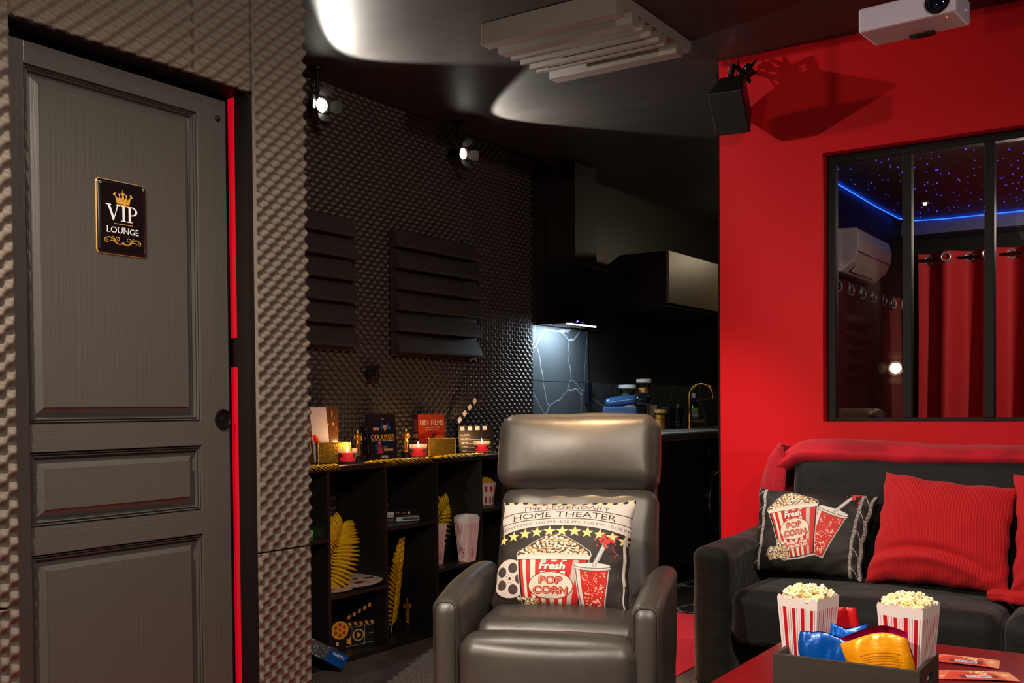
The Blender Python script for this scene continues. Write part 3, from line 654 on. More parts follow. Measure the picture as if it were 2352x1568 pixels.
# white picture card
cv = Cv(120, 140, (96, 60, 34), 160, 190)
for k in range(60):
    x, y = random.uniform(0, 160), random.uniform(0, 190); cv.rect(x, y, x+random.uniform(2, 5), y+random.uniform(6, 20), random.choice([(190, 130, 70), (130, 84, 48), (60, 40, 26), (222, 176, 110)]))
cv.poly([(46, 0), (112, 0), (128, 190), (62, 190)], (214, 200, 204))
cv.line([(22, 0), (50, 150)], 4, (220, 180, 120)); cv.smear(62, 24, 98, 27, (170, 160, 168), 2)
cv.poly([(54, 98), (66, 92), (92, 128), (98, 150), (112, 190), (98, 190), (88, 162), (80, 190), (68, 190), (72, 140)], (206, 22, 30)); cv.poly([(66, 96), (74, 96), (92, 124), (88, 132)], (236, 130, 30))
sp = Cv(10, 60, (60, 40, 30), 10, 60)
book('picture_card', 'tall card with a white strip and red splash, behind the left gold lantern', 'picture', .185, .250, .008, cv, sp, (-3.27, 3.385, .850), 1.08, .04)

# clapperboard
t = thing('clapperboard', 'black HOLLYWOOD clapperboard with raised white striped arm', 'clapperboard', (-3.25, 4.565, .849), 1.12); t.rotation_euler = (-.10, 0, 1.12); t.scale = (.9, .9, .9)
cv = Cv(170, 130, (27, 25, 26), 240, 170)
for k in range(4): cv.rect(14+52*k, 4, 44+52*k, 28, (232, 226, 228))
for k, s in enumerate(['HOLLYWOOD', 'PRODUCTION', 'DIRECTOR', 'CAMERA', 'DATE']):
    cv.text(s, 12+k*3, 62+25*k, 9.5, (232, 228, 228), al='l', wid=[62, 58, 46, 40, 28][k])
    if k: cv.rect(12+k*3+[62, 58, 46, 40, 28][k]+2, 61+25*k, 222, 62.6+25*k, (225, 220, 220))
cv.text('TAKE', 172, 160, 9, (232, 228, 228), wid=30)
bd = box('board', 'plastic', -.118, .118, -.004, .006, 0, .163, t)
flat('board_face', cv, plane_fn((-.118, -.0045, .163), (.236, 0, 0), (0, 0, -.163)), 'paper', bd)
a_ = .80
T = Matrix.Translation((-.116, 0, .168)) @ Matrix.Rotation(-a_, 4, 'Y')
ca_ = box('clap_arm', 'plastic', 0, .236, -.004, .006, 0, .026, t, T=T)
cv = Cv(110, 14, (27, 25, 26), 236, 26)
for k in range(4): cv.poly([(20+52*k, 1), (50+52*k, 1), (42+52*k, 25), (12+52*k, 25)], (232, 226, 228))
c_, s_ = math.cos(a_), math.sin(a_)
flat('arm_stripes', cv, plane_fn((-.116-s_*.026, -.0045, .168+c_*.026), (.236*c_, 0, .236*s_), (.026*s_, 0, -.026*c_)), 'paper', ca_)

# gold palm leaves
def palm(label, loc, spine, side, nrm, n=14, ln=.08, wd=.014, sweep=.9, droop=.02, one=None, group='gold palm leaves'):
    t = thing('gold_palm_leaf', label, 'palm leaf', loc, group=group)
    sp = [Vector(p) for p in spine]; side = Vector(side).normalized(); nrm = Vector(nrm).normalized()
    def at(u):
        k = u*(len(sp)-1); i = min(int(k), len(sp)-2); return sp[i].lerp(sp[i+1], k-i), (sp[i+1]-sp[i]).normalized()
    MB().tube([at(i/12)[0] for i in range(13)], [.003-.0018*i/12 for i in range(13)], 6).build('stem', 'goldleaf', t, smooth=True)
    mb = MB()
    for i in range(n):
        u = .08+.92*i/(n-1); p, d = at(u)
        for s in (-1, 1):
            if one and s != one: continue
            L = ln*(.45+.75*math.sin(PI*min(1, .18+u*.72)))*random.uniform(.92, 1.06); sw = sweep*((-.45+2.0*u) if droop == .012 else (.45+.9*u))
            dr = (side*s+d*sw).normalized(); q = dr.cross(nrm).normalized(); vs = []
            for k, f in enumerate((0, .25, .55, .85, 1)):
                c = p+dr*L*f-Vector((0, 0, droop*f*f))+nrm*(.006*math.sin(f*3)*(1 if i % 2 else .4)); w_ = wd*(.35, 1, 1, .55, .05)[k]/2
                vs += [c-q*w_, c+nrm*w_*.45, c+q*w_]
            fs = []
            for k in range(4):
                b = 3*k; fs += [(b, b+1, b+4, b+3), (b+1, b+2, b+5, b+4)]
            mb.add(vs, fs)
    o = mb.build('leaflets', 'goldleaf', t, smooth=True); md = o.modifiers.new('s', 'SOLIDIFY'); md.thickness = .0006
    return t
palm('gold palm leaf lying at the left end of the bookcase top', (-3.07, 3.20, .851), [(-.01, -.30, 0), (.01, -.1, .004), (.015, .04, .002)], (1, .3, 0), (0, 0, 1), n=20, ln=.06, wd=.022, droop=.022, sweep=1.4)
palm('gold palm leaf lying under the dark blue book', (-3.08, 3.74, .851), [(-.02, -.25, 0), (0, -.05, .005), (.02, .14, .002)], (1, .2, 0), (0, 0, 1), n=24, ln=.06, wd=.022, droop=.022, sweep=1.5)
palm('gold palm leaf lying before the gold lantern and orange book', (-3.10, 4.20, .851), [(-.01, -.22, 0), (0, -.02, .005), (.015, .16, .002)], (1, .2, 0), (0, 0, 1), n=22, ln=.06, wd=.022, droop=.020, sweep=1.5)
palm('bright gold palm leaf standing in the second bookcase cell', (-3.16, 3.33, .31), [(0, -.03, .0), (0, .0, .10), (0, .045, .19), (-.01, .09, .265)], (.25, .75, -.35), (.72, -.70, 0), n=21, ln=.115, wd=.019, sweep=.75, droop=.012)
palm('small gold palm leaf tip behind the bright one, above the round signs', (-3.30, 3.50, .302), [(0, .0, .0), (0, -.01, .05), (0, -.01, .12)], (.25, .75, -.3), (1, -.4, 0), n=8, ln=.035, wd=.014)
palm('narrow gold palm leaf standing in the bottom middle bookcase cell', (-3.19, 3.77, .03), [(0, .0, .0), (0, .03, .15), (0, .06, .30), (0, .085, .42)], (.1, .8, .7), (.7, -.7, 0), n=24, ln=.075, wd=.017, sweep=1.6)
palm('gold palm leaf behind the striped popcorn cartons in the bookcase', (-3.26, 4.17, .33), [(0, -.02, .0), (0, .03, .12), (0, .10, .22), (0, .17, .275)], (.2, .8, -.45), (.7, -.7, 0), n=19, ln=.09, wd=.017, sweep=1.0, droop=.012)

# striped cartons
def carton_cv(W=70, H=110, wide=False, logo=True, bold=True):
    cv = Cv(W, H, (238, 226, 226), 100, 190)
    if bold:
        for k in range(4):
            x = 17+23*k; cv.rect(x-4.4, 22+2*(k % 2), x+4.4, 190, (190, 10, 26))
            for q in (8.5, 14.5): cv.rect(x+q-.7, 23, x+q+.7, 190, (176, 120, 128))
        cv.rect(6, 23, 7.4, 190, (196, 80, 90))
    else:
        for k in range(9): x = 10+10*k; cv.rect(x-1.5, 24, x+1.5, 190, (206, 40, 56) if k % 2 == 0 else (222, 130, 140))
    if logo:
        cv.ell(50, 150, 24, 20, (200, 20, 40)).ell(50, 150, 21, 17, (240, 228, 228))
        cv.ell(46, 140, 7, 5, (200, 20, 40)).ell(56, 150, 8, 6, (200, 20, 40)).ell(42, 155, 6, 5, (200, 20, 40)).ell(55, 161, 5, 3, (200, 20, 40))
    return cv
def carton(label, loc, rz, h=.225, a=.06, b=.036, tilt=(0, 0), group='striped popcorn cartons', W=70, H=110, bold=(True, True), stack=0, scal=6):
    t = thing('popcorn_carton', label, 'popcorn carton', loc, rz, group); t.rotation_euler = (tilt[0], tilt[1], rz)
    for k in range(4):
        cv = carton_cv(W, H, bold=bold[k % 2]); an = k*PI/2
        def fn(U, V, an=an):
            h0 = h-(1-np.clip(V/.12, 0, 1))*.006*(1-np.abs(np.sin(U*PI*scal)))
            z = h0*(1-V); r = b+(a-b)*z/h; x = (2*U-1)*r; y = -r*np.ones_like(x)
            return np.stack([x*math.cos(an)-y*math.sin(an), x*math.sin(an)+y*math.cos(an), z], -1)
        o = flat('side_panel', cv, fn, 'paper', t)
    box('base', 'offwhite', -b+.001, b-.001, -b+.001, b-.001, 0, .002, t)
    for s in range(stack):
        mb = MB()
        for k in range(4):
            T = Matrix.Rotation(k*PI/2, 4, 'Z'); r = a-.002-.003*s
            n = 24; vs = [T @ Vector(((2*i/n-1)*r, -r, h-.02+.004*s)) for i in range(n+1)]+[T @ Vector(((2*i/n-1)*r, -r, h+.004+.004*s-.005*(1-abs(math.sin(i/n*PI*scal))))) for i in range(n+1)]
            mb.add(vs, [(i, i+1, n+2+i, n+1+i) for i in range(n)])
        mb.build('inner_rim', 'offwhite', t)
    return t
carton('stack of empty striped popcorn cartons in the bookcase, right one of the pair', (-3.088, 4.247, .316), -.05, bold=(False, False), stack=3, a=.047, b=.030)
carton('empty striped popcorn carton cut off by the bookcase upright, left of the other', (-3.17, 4.085, .316), .1, h=.20, bold=(False, False), a=.045, b=.03)
# round popcorn bucket
t = thing('popcorn_bucket', 'small round red and white bucket of yellow popcorn in the right bookcase cell', 'popcorn bucket', (-3.2, 4.575, .573))
cv = Cv(120, 60, (236, 222, 210), 360, 100)
for k in range(12): cv.rect(k*30, 12, k*30+15, 40, (200, 20, 36)); cv.rect(k*30, 64, k*30+14, 94, (200, 20, 36))
A = lambda U, V: np.stack([np.cos(2*PI*U)*(.056-.014*V), np.sin(2*PI*U)*(.056-.014*V), .115*(1-V)], -1)
flat('bucket_wall', cv, A, 'paper', t)
MB().lathe([(.057, .113), (.059, .117), (.055, .119), (.052, .116), (.057, .113)], 32).build('rim', 'offwhite', t, smooth=True)
pc = gridmesh('popcorn_top', (lambda R, T: np.stack([R*np.cos(T), R*np.sin(T), .112+.03*(1-(R/.054)**2)+.006*np.sin(T*5)*np.sin(R*160)], -1))(*np.meshgrid(np.linspace(.001, .052, 10), np.linspace(0, 2*PI, 33), indexing='ij')), mat('yellow_popcorn', L3(232, 178, 20), .6), t)

# game box, round signs, clapper sign, green box, blue book
t = thing('boxed_game', 'flat black box with white barcode labels in the bookcase', 'box', (-3.17, 3.815, .5555), .9)
bb_ = box('box_body', 'plastic', -.075, .09, -.05, .06, 0, .066, t, bevel=.001)
cv = Cv(120, 50, (22, 20, 22), 165, 64)
cv.rect(6, 16, 40, 40, (226, 222, 222))
for k in range(9): cv.rect(10+k*3.2, 26, 11.4+k*3.2, 38, (40, 36, 40))
cv.text('CE', 56, 27, 10, (226, 222, 222), wid=16).ell(110, 22, 6, 6, (222, 216, 216)).rect(76, 17, 98, 26, (120, 80, 80)).rect(50, 40, 160, 58, (206, 214, 210)).rect(80, 43, 156, 54, (60, 90, 76)).rect(50, 33, 160, 34.5, (120, 120, 120)); cv.rect(4, 48, 42, 49, (150, 150, 150)); cv.rect(4, 53, 42, 54, (150, 150, 150))
flat('printed_side', cv, plane_fn((-.075, -.0505, .066), (.165, 0, 0), (0, 0, -.066)), 'gloss', bb_)
def disc(label, loc, tilt, r=.095):
    t = thing('round_sign', label, 'round sign', loc, .9, 'round printed signs'); t.rotation_euler = (tilt[0], tilt[1], .9)
    MB().lathe([(r, 0), (r, .004), (0, .004)], 40).build('disc', 'plastic', t)
    cv = Cv(130, 130, (222, 196, 184), 200, 200); rg = random.Random(5)
    for k in range(60):
        x, y = rg.uniform(20, 180), rg.uniform(20, 180); cv.line([(x, y), (x+rg.uniform(-14, 14), y+rg.uniform(-9, 9))], 2, (60, 40, 44))
    cv.rect(30, 84, 170, 118, (222, 196, 184)); cv.smear(36, 88, 164, 114, (40, 24, 28), 6); cv.ell(100, 150, 20, 14, (176, 26, 40)).ell(56, 60, 16, 12, (196, 90, 80))
    U, V = np.meshgrid(np.linspace(-1, 1, 130), np.linspace(-1, 1, 130)); rr = np.maximum(np.abs(U), np.abs(V)); l = np.hypot(U, V)+1e-9
    P = np.stack([U/l*rr*r*.985, -V/l*rr*r*.985, .0045+.006*(1-rr**2)], -1)
    cv2 = cv.a; gx = ((U/l*rr+1)/2*129).astype(int); gy = ((V/l*rr+1)/2*129).astype(int)
    gridmesh('printed_face', P, 'paper', t, cv2[gy, gx]); return t
disc('round cream printed sign lying flat at left, lower of the pair', (-3.17, 3.33, .302), (0, 0), .105)
disc('round cream sign with dark lettering and red patch, on top of the other', (-3.16, 3.50, .318), (.10, -.06), .12)
t = thing('clapper_sign', 'black cut-out sign with yellow film reel, clapper and play symbol', 'sign', (-3.15, 3.462, .0245), 1.15); t.scale = (.92, .92, .92)
cv = Cv(200, 120, (20, 17, 16), 300, 180); Y_ = (246, 176, 40)
cv.rect(96, 8, 296, 34, (20, 17, 16))
for k in range(5): cv.poly([(112+40*k, 10), (132+40*k, 10), (140+40*k, 32), (120+40*k, 32)], (214, 160, 50))
cv.line([(96, 44), (298, 36)], 2.5, (200, 190, 180)).line([(96, 168), (298, 152)], 2.5, (200, 190, 180)).line([(230, 40), (230, 158)], 2.5, (200, 190, 180)).line([(230, 96), (298, 92)], 2, (200, 190, 180)).line([(140, 42), (140, 110)], 2, (200, 190, 180))
cv.ring(186, 98, 36, 4, (226, 186, 90)).poly([(174, 78), (174, 118), (206, 98)], Y_)
cv.poly([(100, 118), (118, 116), (134, 92), (134, 168), (118, 148), (100, 148)], Y_).rect(26, 130, 44, 152, (226, 216, 200))
box('board', 'plastic', -.11, .11, -.003, .003, .0, .132, t)
flat('board_print', cv, plane_fn((-.11, -.0035, .132), (.22, 0, 0), (0, 0, -.132)), 'paper', t)
T = Matrix.Translation((-.035, 0, .136)) @ Matrix.Rotation(-.42, 4, 'Y'); box('clap_arm', 'plastic', 0, .15, -.003, .003, 0, .018, t, T=T)
cv = Cv(100, 12, (20, 17, 16), 150, 18)
for k in range(5): cv.poly([(14+30*k, 1), (28+30*k, 1), (22+30*k, 17), (8+30*k, 17)], (214, 160, 50))
c_, s_ = math.cos(.42), math.sin(.42)
flat('arm_print', cv, plane_fn((-.035-s_*.018, -.0035, .136+c_*.018), (.15*c_, 0, .15*s_), (.018*s_, 0, -.018*c_)), 'paper', t)
U, V = np.meshgrid(np.linspace(0, 1, 24), np.linspace(0, 1, 97)); R_ = U*.044; T_ = V*2*PI
P = np.stack([-.072+R_*np.cos(T_), np.full_like(R_, -.008), .095+R_*np.sin(T_)], -1); C_ = np.zeros(P.shape); C_[:] = lin((246, 176, 40))
for k in range(6):
    m_ = np.hypot(R_*np.cos(T_)-.026*math.cos(k*PI/3+.5), R_*np.sin(T_)-.026*math.sin(k*PI/3+.5)) < .0095; C_[m_] = lin((196, 60, 24))
C_[R_ < .006] = lin((196, 60, 24))
fr_ = MB().lathe([(.0445, 0), (.0445, .004)], 40, T=Matrix.Translation((-.072, -.003, .095)) @ Matrix.Rotation(PI/2, 4, 'X')).build('film_reel', 'plastic', t)
gridmesh('film_reel_print', P, 'paper', fr_, C_, flip=False)
t = tag(box('green_box', 'green', -3.20, -3.13, 3.155, 3.20, .549, .578, bevel=.004), 'tiny bright green box in the left bookcase cell, at the foam column', 'box'); set_origin(t, (-3.165, 3.178, .549))
t = thing('game_case', 'blue and grey cased game tilted on the floor below the bookcase', 'game case', (-2.985, 3.16, .033), 1.0)
t.rotation_euler = (0, .55, 1.02)
box('case', 'plastic', -.20, .035, -.02, .10, 0, .058, t, bevel=.002)
cv = Cv(120, 34, (86, 90, 100), 235, 58); rg = random.Random(3)
for k in range(70): x, y = rg.uniform(0, 150), rg.uniform(0, 58); cv.rect(x, y, x+rg.uniform(2, 9), y+rg.uniform(2, 7), rg.choice([(40, 42, 48), (160, 164, 172), (196, 198, 204)]))
cv.rect(150, 0, 235, 58, (0, 84, 170)); cv.smear(160, 8, 228, 22, (226, 232, 244), 9)
flat('printed_side', cv, plane_fn((-.20, -.0205, .058), (.235, 0, 0), (0, 0, -.058)), 'gloss', t)
# ---------------------------------------------------------------- barn door lamps
def barn_lamp(label, loc, d, lens='lens', mount=None, scale=1.0, stand=False, group='barn door spot lamps'):
    t = thing('barn_door_lamp', label, 'spot lamp', loc, group=group)
    R = Vector(d).to_track_quat('X', 'Z').to_matrix().to_4x4() @ Matrix.Scale(scale, 4); Ry = R @ Matrix.Rotation(PI/2, 4, 'Y')
    MB().lathe([(.024, -.11), (.032, -.10), (.034, -.02), (.040, -.012), (.040, 0), (.034, 0), (.031, -.012), (0, -.014)], 28, T=Ry).build('housing', 'blackmetal', t, smooth=True)
    MB().lathe([(.029, -.0125), (.024, -.007), (0, -.004)], 28, T=Ry).build('lens', lens, t, smooth=True)
    MB().lathe([(.0405, -.004), (.044, 0), (.0405, .006), (.037, .002), (.0405, -.004)], 28, T=Ry).build('bezel', 'chrome', t, smooth=True)
    for k in range(4):
        Tk = R @ Matrix.Rotation(k*PI/2, 4, 'X'); hw = .030 if k % 2 else .034
        poly = [(-hw*.8, .041, .004), (hw*.8, .041, .004), (hw*1.15, .070, .034), (hw*.9, .088, .050), (-hw*.9, .088, .050), (-hw*1.15, .070, .034)]
        vs = [Tk @ Vector((z, x, y)) for x, y, z in poly]+[Tk @ Vector((z-.0008, x, y+.0012)) for x, y, z in poly]
        lf = MB().add(vs, [tuple(range(6)), tuple(range(11, 5, -1))]+[(i, i+6, (i+1) % 6+6, (i+1) % 6) for i in range(6)]).build('barn_door_leaf', 'barnleaf', t)
        b = MB()
        for s in (-1, 1): b.ball(Tk @ Vector((.004, s*hw*.62, .043)), .0035*scale, 8, 6)
        b.build('hinge_screw', 'chrome', lf, smooth=True)
    if mount:
        yk = MB(); p = [R @ Vector(q) for q in ((-.05, -.037, 0), (-.05, -.047, .02), (-.05, -.047, .06), (-.05, 0, .072), (-.05, .047, .06), (-.05, .047, .02), (-.05, .037, 0))]
        yk.tube(p, .004, 8); yk.build('yoke', 'blackmetal', t, smooth=True)
        q = R @ Vector((-.05, 0, .072)); MB().tube([q, (q.x, q.y, mount)], .007, 10).lathe([(.035, mount-.012), (.035, mount), (0, mount)], 24, c=(q.x, q.y, 0)).build('ceiling_mount', 'blackmetal', t, smooth=True)
    if stand:
        z0 = -loc[2]; c = R @ Vector((-.05, 0, -.035))
        MB().tube([c, (c.x, c.y, z0+.45)], .010, 12).tube([R @ Vector((-.05, 0, -.03)), c], .012, 10).build('stand_pole', 'blackmetal', t, smooth=True)
        for k in range(3):
            a = k*2*PI/3+.5; MB().tube([(c.x, c.y, z0+.62), (c.x+.30*math.cos(a), c.y+.30*math.sin(a), z0+.008)], .008, 8).build('tripod_leg', 'blackmetal', t, smooth=True)
    return t
M['bulb'] = mat('dim_bulb', (1, 1, 1), .4, emit=(1, .8, .6), es=3)
M['barnleaf'] = mat('barn_leaf_metal', L3(60, 58, 56), .45, .4)
barn_lamp('lit barn door spot high on the foam wall, beside the tall foam column', (-3.235, 3.395, 2.432), (1, -.22, -.12), scale=.85, mount=.168)
barn_lamp('lit barn door spot high on the foam wall, above the middle slat panel', (-3.235, 4.45, 2.427), (1, -.08, -.10), scale=.85, mount=.173)
barn_lamp('glowing barn door lamp on a tripod, mirrored in the window beside the mullion', (-2.0, .33, 1.375), (.9, 4.05, .02), 'lensw', stand=True, scale=1.45)

# ceiling absorber
t = thing('ceiling_foam_absorber', 'grey ribbed foam absorber block glued to the ceiling', 'acoustic foam', (-2.06, 3.70, 2.6))
x0, x1 = -.30, .298
box('foam_base', 'foam_grey', x0, x1, 3.373-3.70, 4.034-3.70, -.045, -.001, t, bevel=.002)
for a, b in ((3.373, 3.430), (3.494, 3.549), (3.581, 3.606), (3.652, 3.672), (3.724, 3.750), (3.775, 3.799), (3.885, 3.952)):
    box('foam_rib', 'foam_grey', x0, x1, a-3.70, b-3.70, -.087, -.044, t, bevel=.0015)

# wall speaker
t = thing('surround_speaker', 'black wedge speaker hanging from a bracket at the corner of the red wall', 'speaker', (-1.652, 4.205, 2.355)); t.scale = (1.12, 1.12, 1.12)
Rm = Matrix.Rotation(.10, 4, 'Z') @ Matrix.Rotation(math.radians(40), 4, 'X')
w2, h2 = .067, .086
def sp_(mb, inset=0):
    f = [(-w2, -.06, -h2), (w2, -.06, -h2), (w2, -.06, h2), (-w2, -.06, h2)]; b = [(-w2*.72, .075, -h2*.8), (w2*.72, .075, -h2*.8), (w2*.72, .075, h2), (-w2*.72, .075, h2)]
    return mb.add([Rm @ Vector(p) for p in f+b], [(0, 1, 2, 3), (7, 6, 5, 4), (0, 4, 5, 1), (1, 5, 6, 2), (2, 6, 7, 3), (3, 7, 4, 0)])
sc_ = sp_(MB()).build('speaker_cabinet', 'plastic', t, bevel=.004)
MB().box(-w2+.005, w2-.005, -.064, -.059, -h2+.005, h2-.005, Rm).build('speaker_grille', mat('grille_cloth', L3(30, 30, 29), .9, bump=(600, .6, .002)), sc_, bevel=.002)
b = MB(); q = Rm @ Vector((0, .05, h2)); top = Vector((.06, .10, .21))
b.tube([q, q+Vector((.005, .01, .05)), (.035, .05, .13), (.045, .09, .15)], .009, 10).tube([(.045, .06, .10), (.03, .09, .13), (.045, .116, .15)], .008, 10)
b.ball((.035, .045, .115), .017, 12, 8).ball((.03, .09, .165), .014, 12, 8)
b.build('wall_bracket', 'blackmetal', t, smooth=True)
cab = MB(); 
for k in range(3):
    cab.tube([(-.01+.012*k, .02, .06), (-.035+.02*k, .03, .11), (.01, .04, .16+.01*k), (.05-.015*k, .03, .12), (.06, .10, .19)], .0028, 6)
cab.build('speaker_cable', 'blackmetal', t, smooth=True)
MB().tube([(-.02, .03, .05), (-.035, .045, .12), (-.03, .06, .19)], .003, 6).tube([(.015, .02, .07), (.01, .05, .13), (.025, .08, .17)], .0035, 6).build('bracket_rod', 'chrome', t, smooth=True)

# projector
t = thing('projector', 'white projector hung from the ceiling, lens facing the seats', 'projector', (-.775, 3.545, 2.30), -.084)
o = box('projector_case', 'white', -.152, .152, -.082, .082, 0, .078, t, bevel=.008)
RX = Matrix.Rotation(PI/2, 4, 'X')
lr_ = MB().lathe([(.037, 0), (.037, .006), (.032, .007), (.030, -.006), (0, -.008)], 40, T=Matrix.Translation((.098, -.083, .040)) @ RX).build('lens_ring', 'darkcup', t, smooth=True)
MB().lathe([(.026, -.002), (.020, .004), (.0, .007)], 32, T=Matrix.Translation((.098, -.083, .040)) @ RX).build('lens_glass', 'lensglass', lr_, smooth=True)
MB().box(-.03, .05, .045, .078, -.008, 0).build('underside_foot', 'darkcup', t, bevel=.003)
MB().ball((.115, -.045, -.001), .0022, 8, 6).build('indicator_light', mat('red_indicator', (.1, 0, 0), .4, emit=(1, .06, .04), es=3), t)
MB().tube([(0, .01, .078), (0, .01, .28)], .016, 14).lathe([(.055, .288), (.055, .299), (0, .299)], 28, c=(0, .01, 0)).build('ceiling_mount', 'offwhite', t, smooth=True)
MB().ball((.155, .02, .03), .005, 10, 8).build('side_knob', 'offwhite', t, smooth=True)

# ---------------------------------------------------------------- kitchen along the same wall
tl = thing('tile_backsplash', 'dark marble tiles with pale veins behind the counter', 'wall tiles', (-3.384, 5.33, .92))
for y0, y1, z0, z1 in [(0, .684, .332, .672)]+[(i*.6, i*.6+.597, 0, .329) for i in range(5)]:
    box('tile', 'tile_wall', 0, .012, y0+.001, y1, z0, z1, tl, bevel=.001)
cb = thing('base_cabinet', 'black kitchen base cabinet unit under the worktop, beside the washing machine', 'cabinet', (-3.0, 5.80, 0))
box('cabinet_body', 'black', -.37, .33, -.45, .42, .10, .878, cb)
box('cabinet_door', mat('cabinet_front', L3(38, 30, 27), .35), .331, .349, -.12, .415, .105, .70, cb, bevel=.002)
box('drawer_front', mat('drawer_front', L3(36, 29, 26), .35), .331, .349, -.12, .415, .705, .874, cb, bevel=.002)
box('cabinet_door', 'black', .331, .349, -.445, -.125, .105, .874, cb, bevel=.002)
box('plinth', 'black', .22, .235, -.45, .42, 0, .10, cb)
wm = thing('washing_machine', 'black front loading washing machine under the worktop, cut by the red wall', 'washing machine', (-3.0, 6.53, 0))
box('machine_body', mat('machine_black', L3(30, 25, 23), .3), -.30, .335, -.298, .298, .01, .86, wm, bevel=.008)
cp_ = box('control_panel', mat('machine_panel', L3(34, 28, 26), .35), .335, .341, -.29, .29, .74, .855, wm, bevel=.002)
box('detergent_drawer', 'darkcup', .341, .346, -.27, -.06, .765, .835, wm, bevel=.003)
cvp = Cv(30, 20, (28, 24, 22), 30, 20); cvp.rect(8, 3, 11, 11, (190, 180, 170)).rect(5, 14, 8, 17, (170, 160, 150)).rect(11, 14, 14, 17, (170, 160, 150)).rect(20, 9, 30, 11, (130, 120, 110))
flat('control_print', cvp, plane_fn((.347, -.24, .83), (0, .1, 0), (0, 0, -.06)), 'gloss', cp_)
RYp = Matrix.Rotation(PI/2, 4, 'Y')
dr_ = MB().lathe([(.205, -.004), (.205, .012), (.19, .022), (.165, .018), (.15, -.002), (.205, -.004)], 48, T=Matrix.Translation((.335, 0, .46)) @ RYp).build('door_ring', 'darkcup', wm, smooth=True)
MB().lathe([(.152, 0), (.12, .012), (0, .02)], 40, T=Matrix.Translation((.335, 0, .46)) @ RYp).build('door_glass', 'darkcup', dr_, smooth=True)
MB().tube([(.348, .206*math.cos(a), .46+.206*math.sin(a)) for a in np.linspace(0, 2*PI, 49)[:-1]], .004, 8, closed=True).build('chrome_trim', 'chrome', wm, smooth=True)
tag(set_origin(box('worktop', 'worktop', -3.384, -2.65, 5.34, 8.5, .88, .92, bevel=.002), (-3.0, 6.9, .88)), 'brown stone look kitchen worktop edge with pale top rim', 'worktop')
sk = thing('kitchen_sink', 'pale sink unit with raised rim set in the worktop', 'sink', (-2.95, 6.5, .92))
box('sink_rim', mat('sink_enamel', L3(196, 192, 190), .3), -.22, .285, -.85, 1.6, .0005, .007, sk, bevel=.002)
box('basin', 'steel', -.16, .22, .45, .9, .0072, .0085, sk, bevel=.001)
tag(set_origin(MB().lathe([(.08, 0), (.12, .012), (.118, .015), (.08, .006), (0, .005)], 32, c=(-2.83, 7.33, .9275)).build('plate', 'offwhite', smooth=True), (-2.83, 7.33, .9275)), 'white plate on the worktop against the red wall corner', 'plate')
# faucet
t = thing('kitchen_faucet', 'brass swan neck kitchen tap', 'tap', (-3.10, 7.03, .9275))
c = [(0, 0, 0), (0, 0, .10), (0, 0, .22)]+[(.085-.085*math.cos(a), -.0+.01*a, .24+.085*math.sin(a)) for a in np.linspace(0, 3.05, 16)]+[(.171, .032, .215)]
MB().lathe([(.024, 0), (.024, .008), (.017, .012), (.016, .10), (.011, .104)], 20).tube(c, .0105, 12).build('spout', 'brass', t, smooth=True)
MB().tube([(0, 0, .055), (.05, .03, .058)], .013, 14).tube([(.045, .027, .058), (.072, .043, .058)], .020, 16).tube([(.075, .045, .058), (.09, .054, .058)], .017, 16).build('tap_handle', 'brass', t, smooth=True)
# utensil pot
t = thing('utensil_pot', 'black perforated utensil pot holding pale handled tools', 'utensil pot', (-3.14, 6.90, .9275))
MB().lathe([(.045, 0), (.05, .002), (.055, .15), (.052, .15), (.048, .006), (0, .006)], 28).build('pot', 'darkcup', t, smooth=True)
b = MB()
for k in range(12):
    a = k*.5; 
    for z in (.03, .055, .08): b.ball((.052*math.cos(a), .052*math.sin(a), z), .004, 6, 4)
b.build('pot_holes', 'chrome', t)
for k, (x, y) in enumerate(((-.02, -.02), (.0, .01), (.02, -.01), (-.01, .03), (.025, .02))): 
    MB().tube([(x*.4, y*.4, .02), (x*1.4, y*1.4, .165+.012*(k % 3))], .007, 8).build('utensil', 'offwhite' if k % 2 else 'darkcup', t, smooth=True)
# soap bottle
t = thing('soap_bottle', 'dark soap bottle with a pale cap behind the brass tap', 'bottle', (-3.22, 7.38, .9275))
bo_ = MB().lathe([(.034, 0), (.036, .01), (.036, .17), (.025, .20), (.013, .215), (.013, .225)], 24).build('bottle_body', 'darkcup', t, smooth=True)
MB().lathe([(.015, .225), (.015, .262), (0, .264)], 16).build('bottle_cap', 'offwhite', t, smooth=True)
cvl = Cv(40, 60, (120, 136, 140), 40, 60); cvl.rect(0, 0, 40, 16, (150, 170, 60)).rect(4, 22, 36, 34, (190, 200, 206)).rect(0, 44, 40, 60, (30, 110, 140))
flat('bottle_label', cvl, lambda U, V: np.stack([.0368*np.cos(-1.6+2.2*U), .0368*np.sin(-1.6+2.2*U), .15-.12*V], -1), 'gloss', bo_)
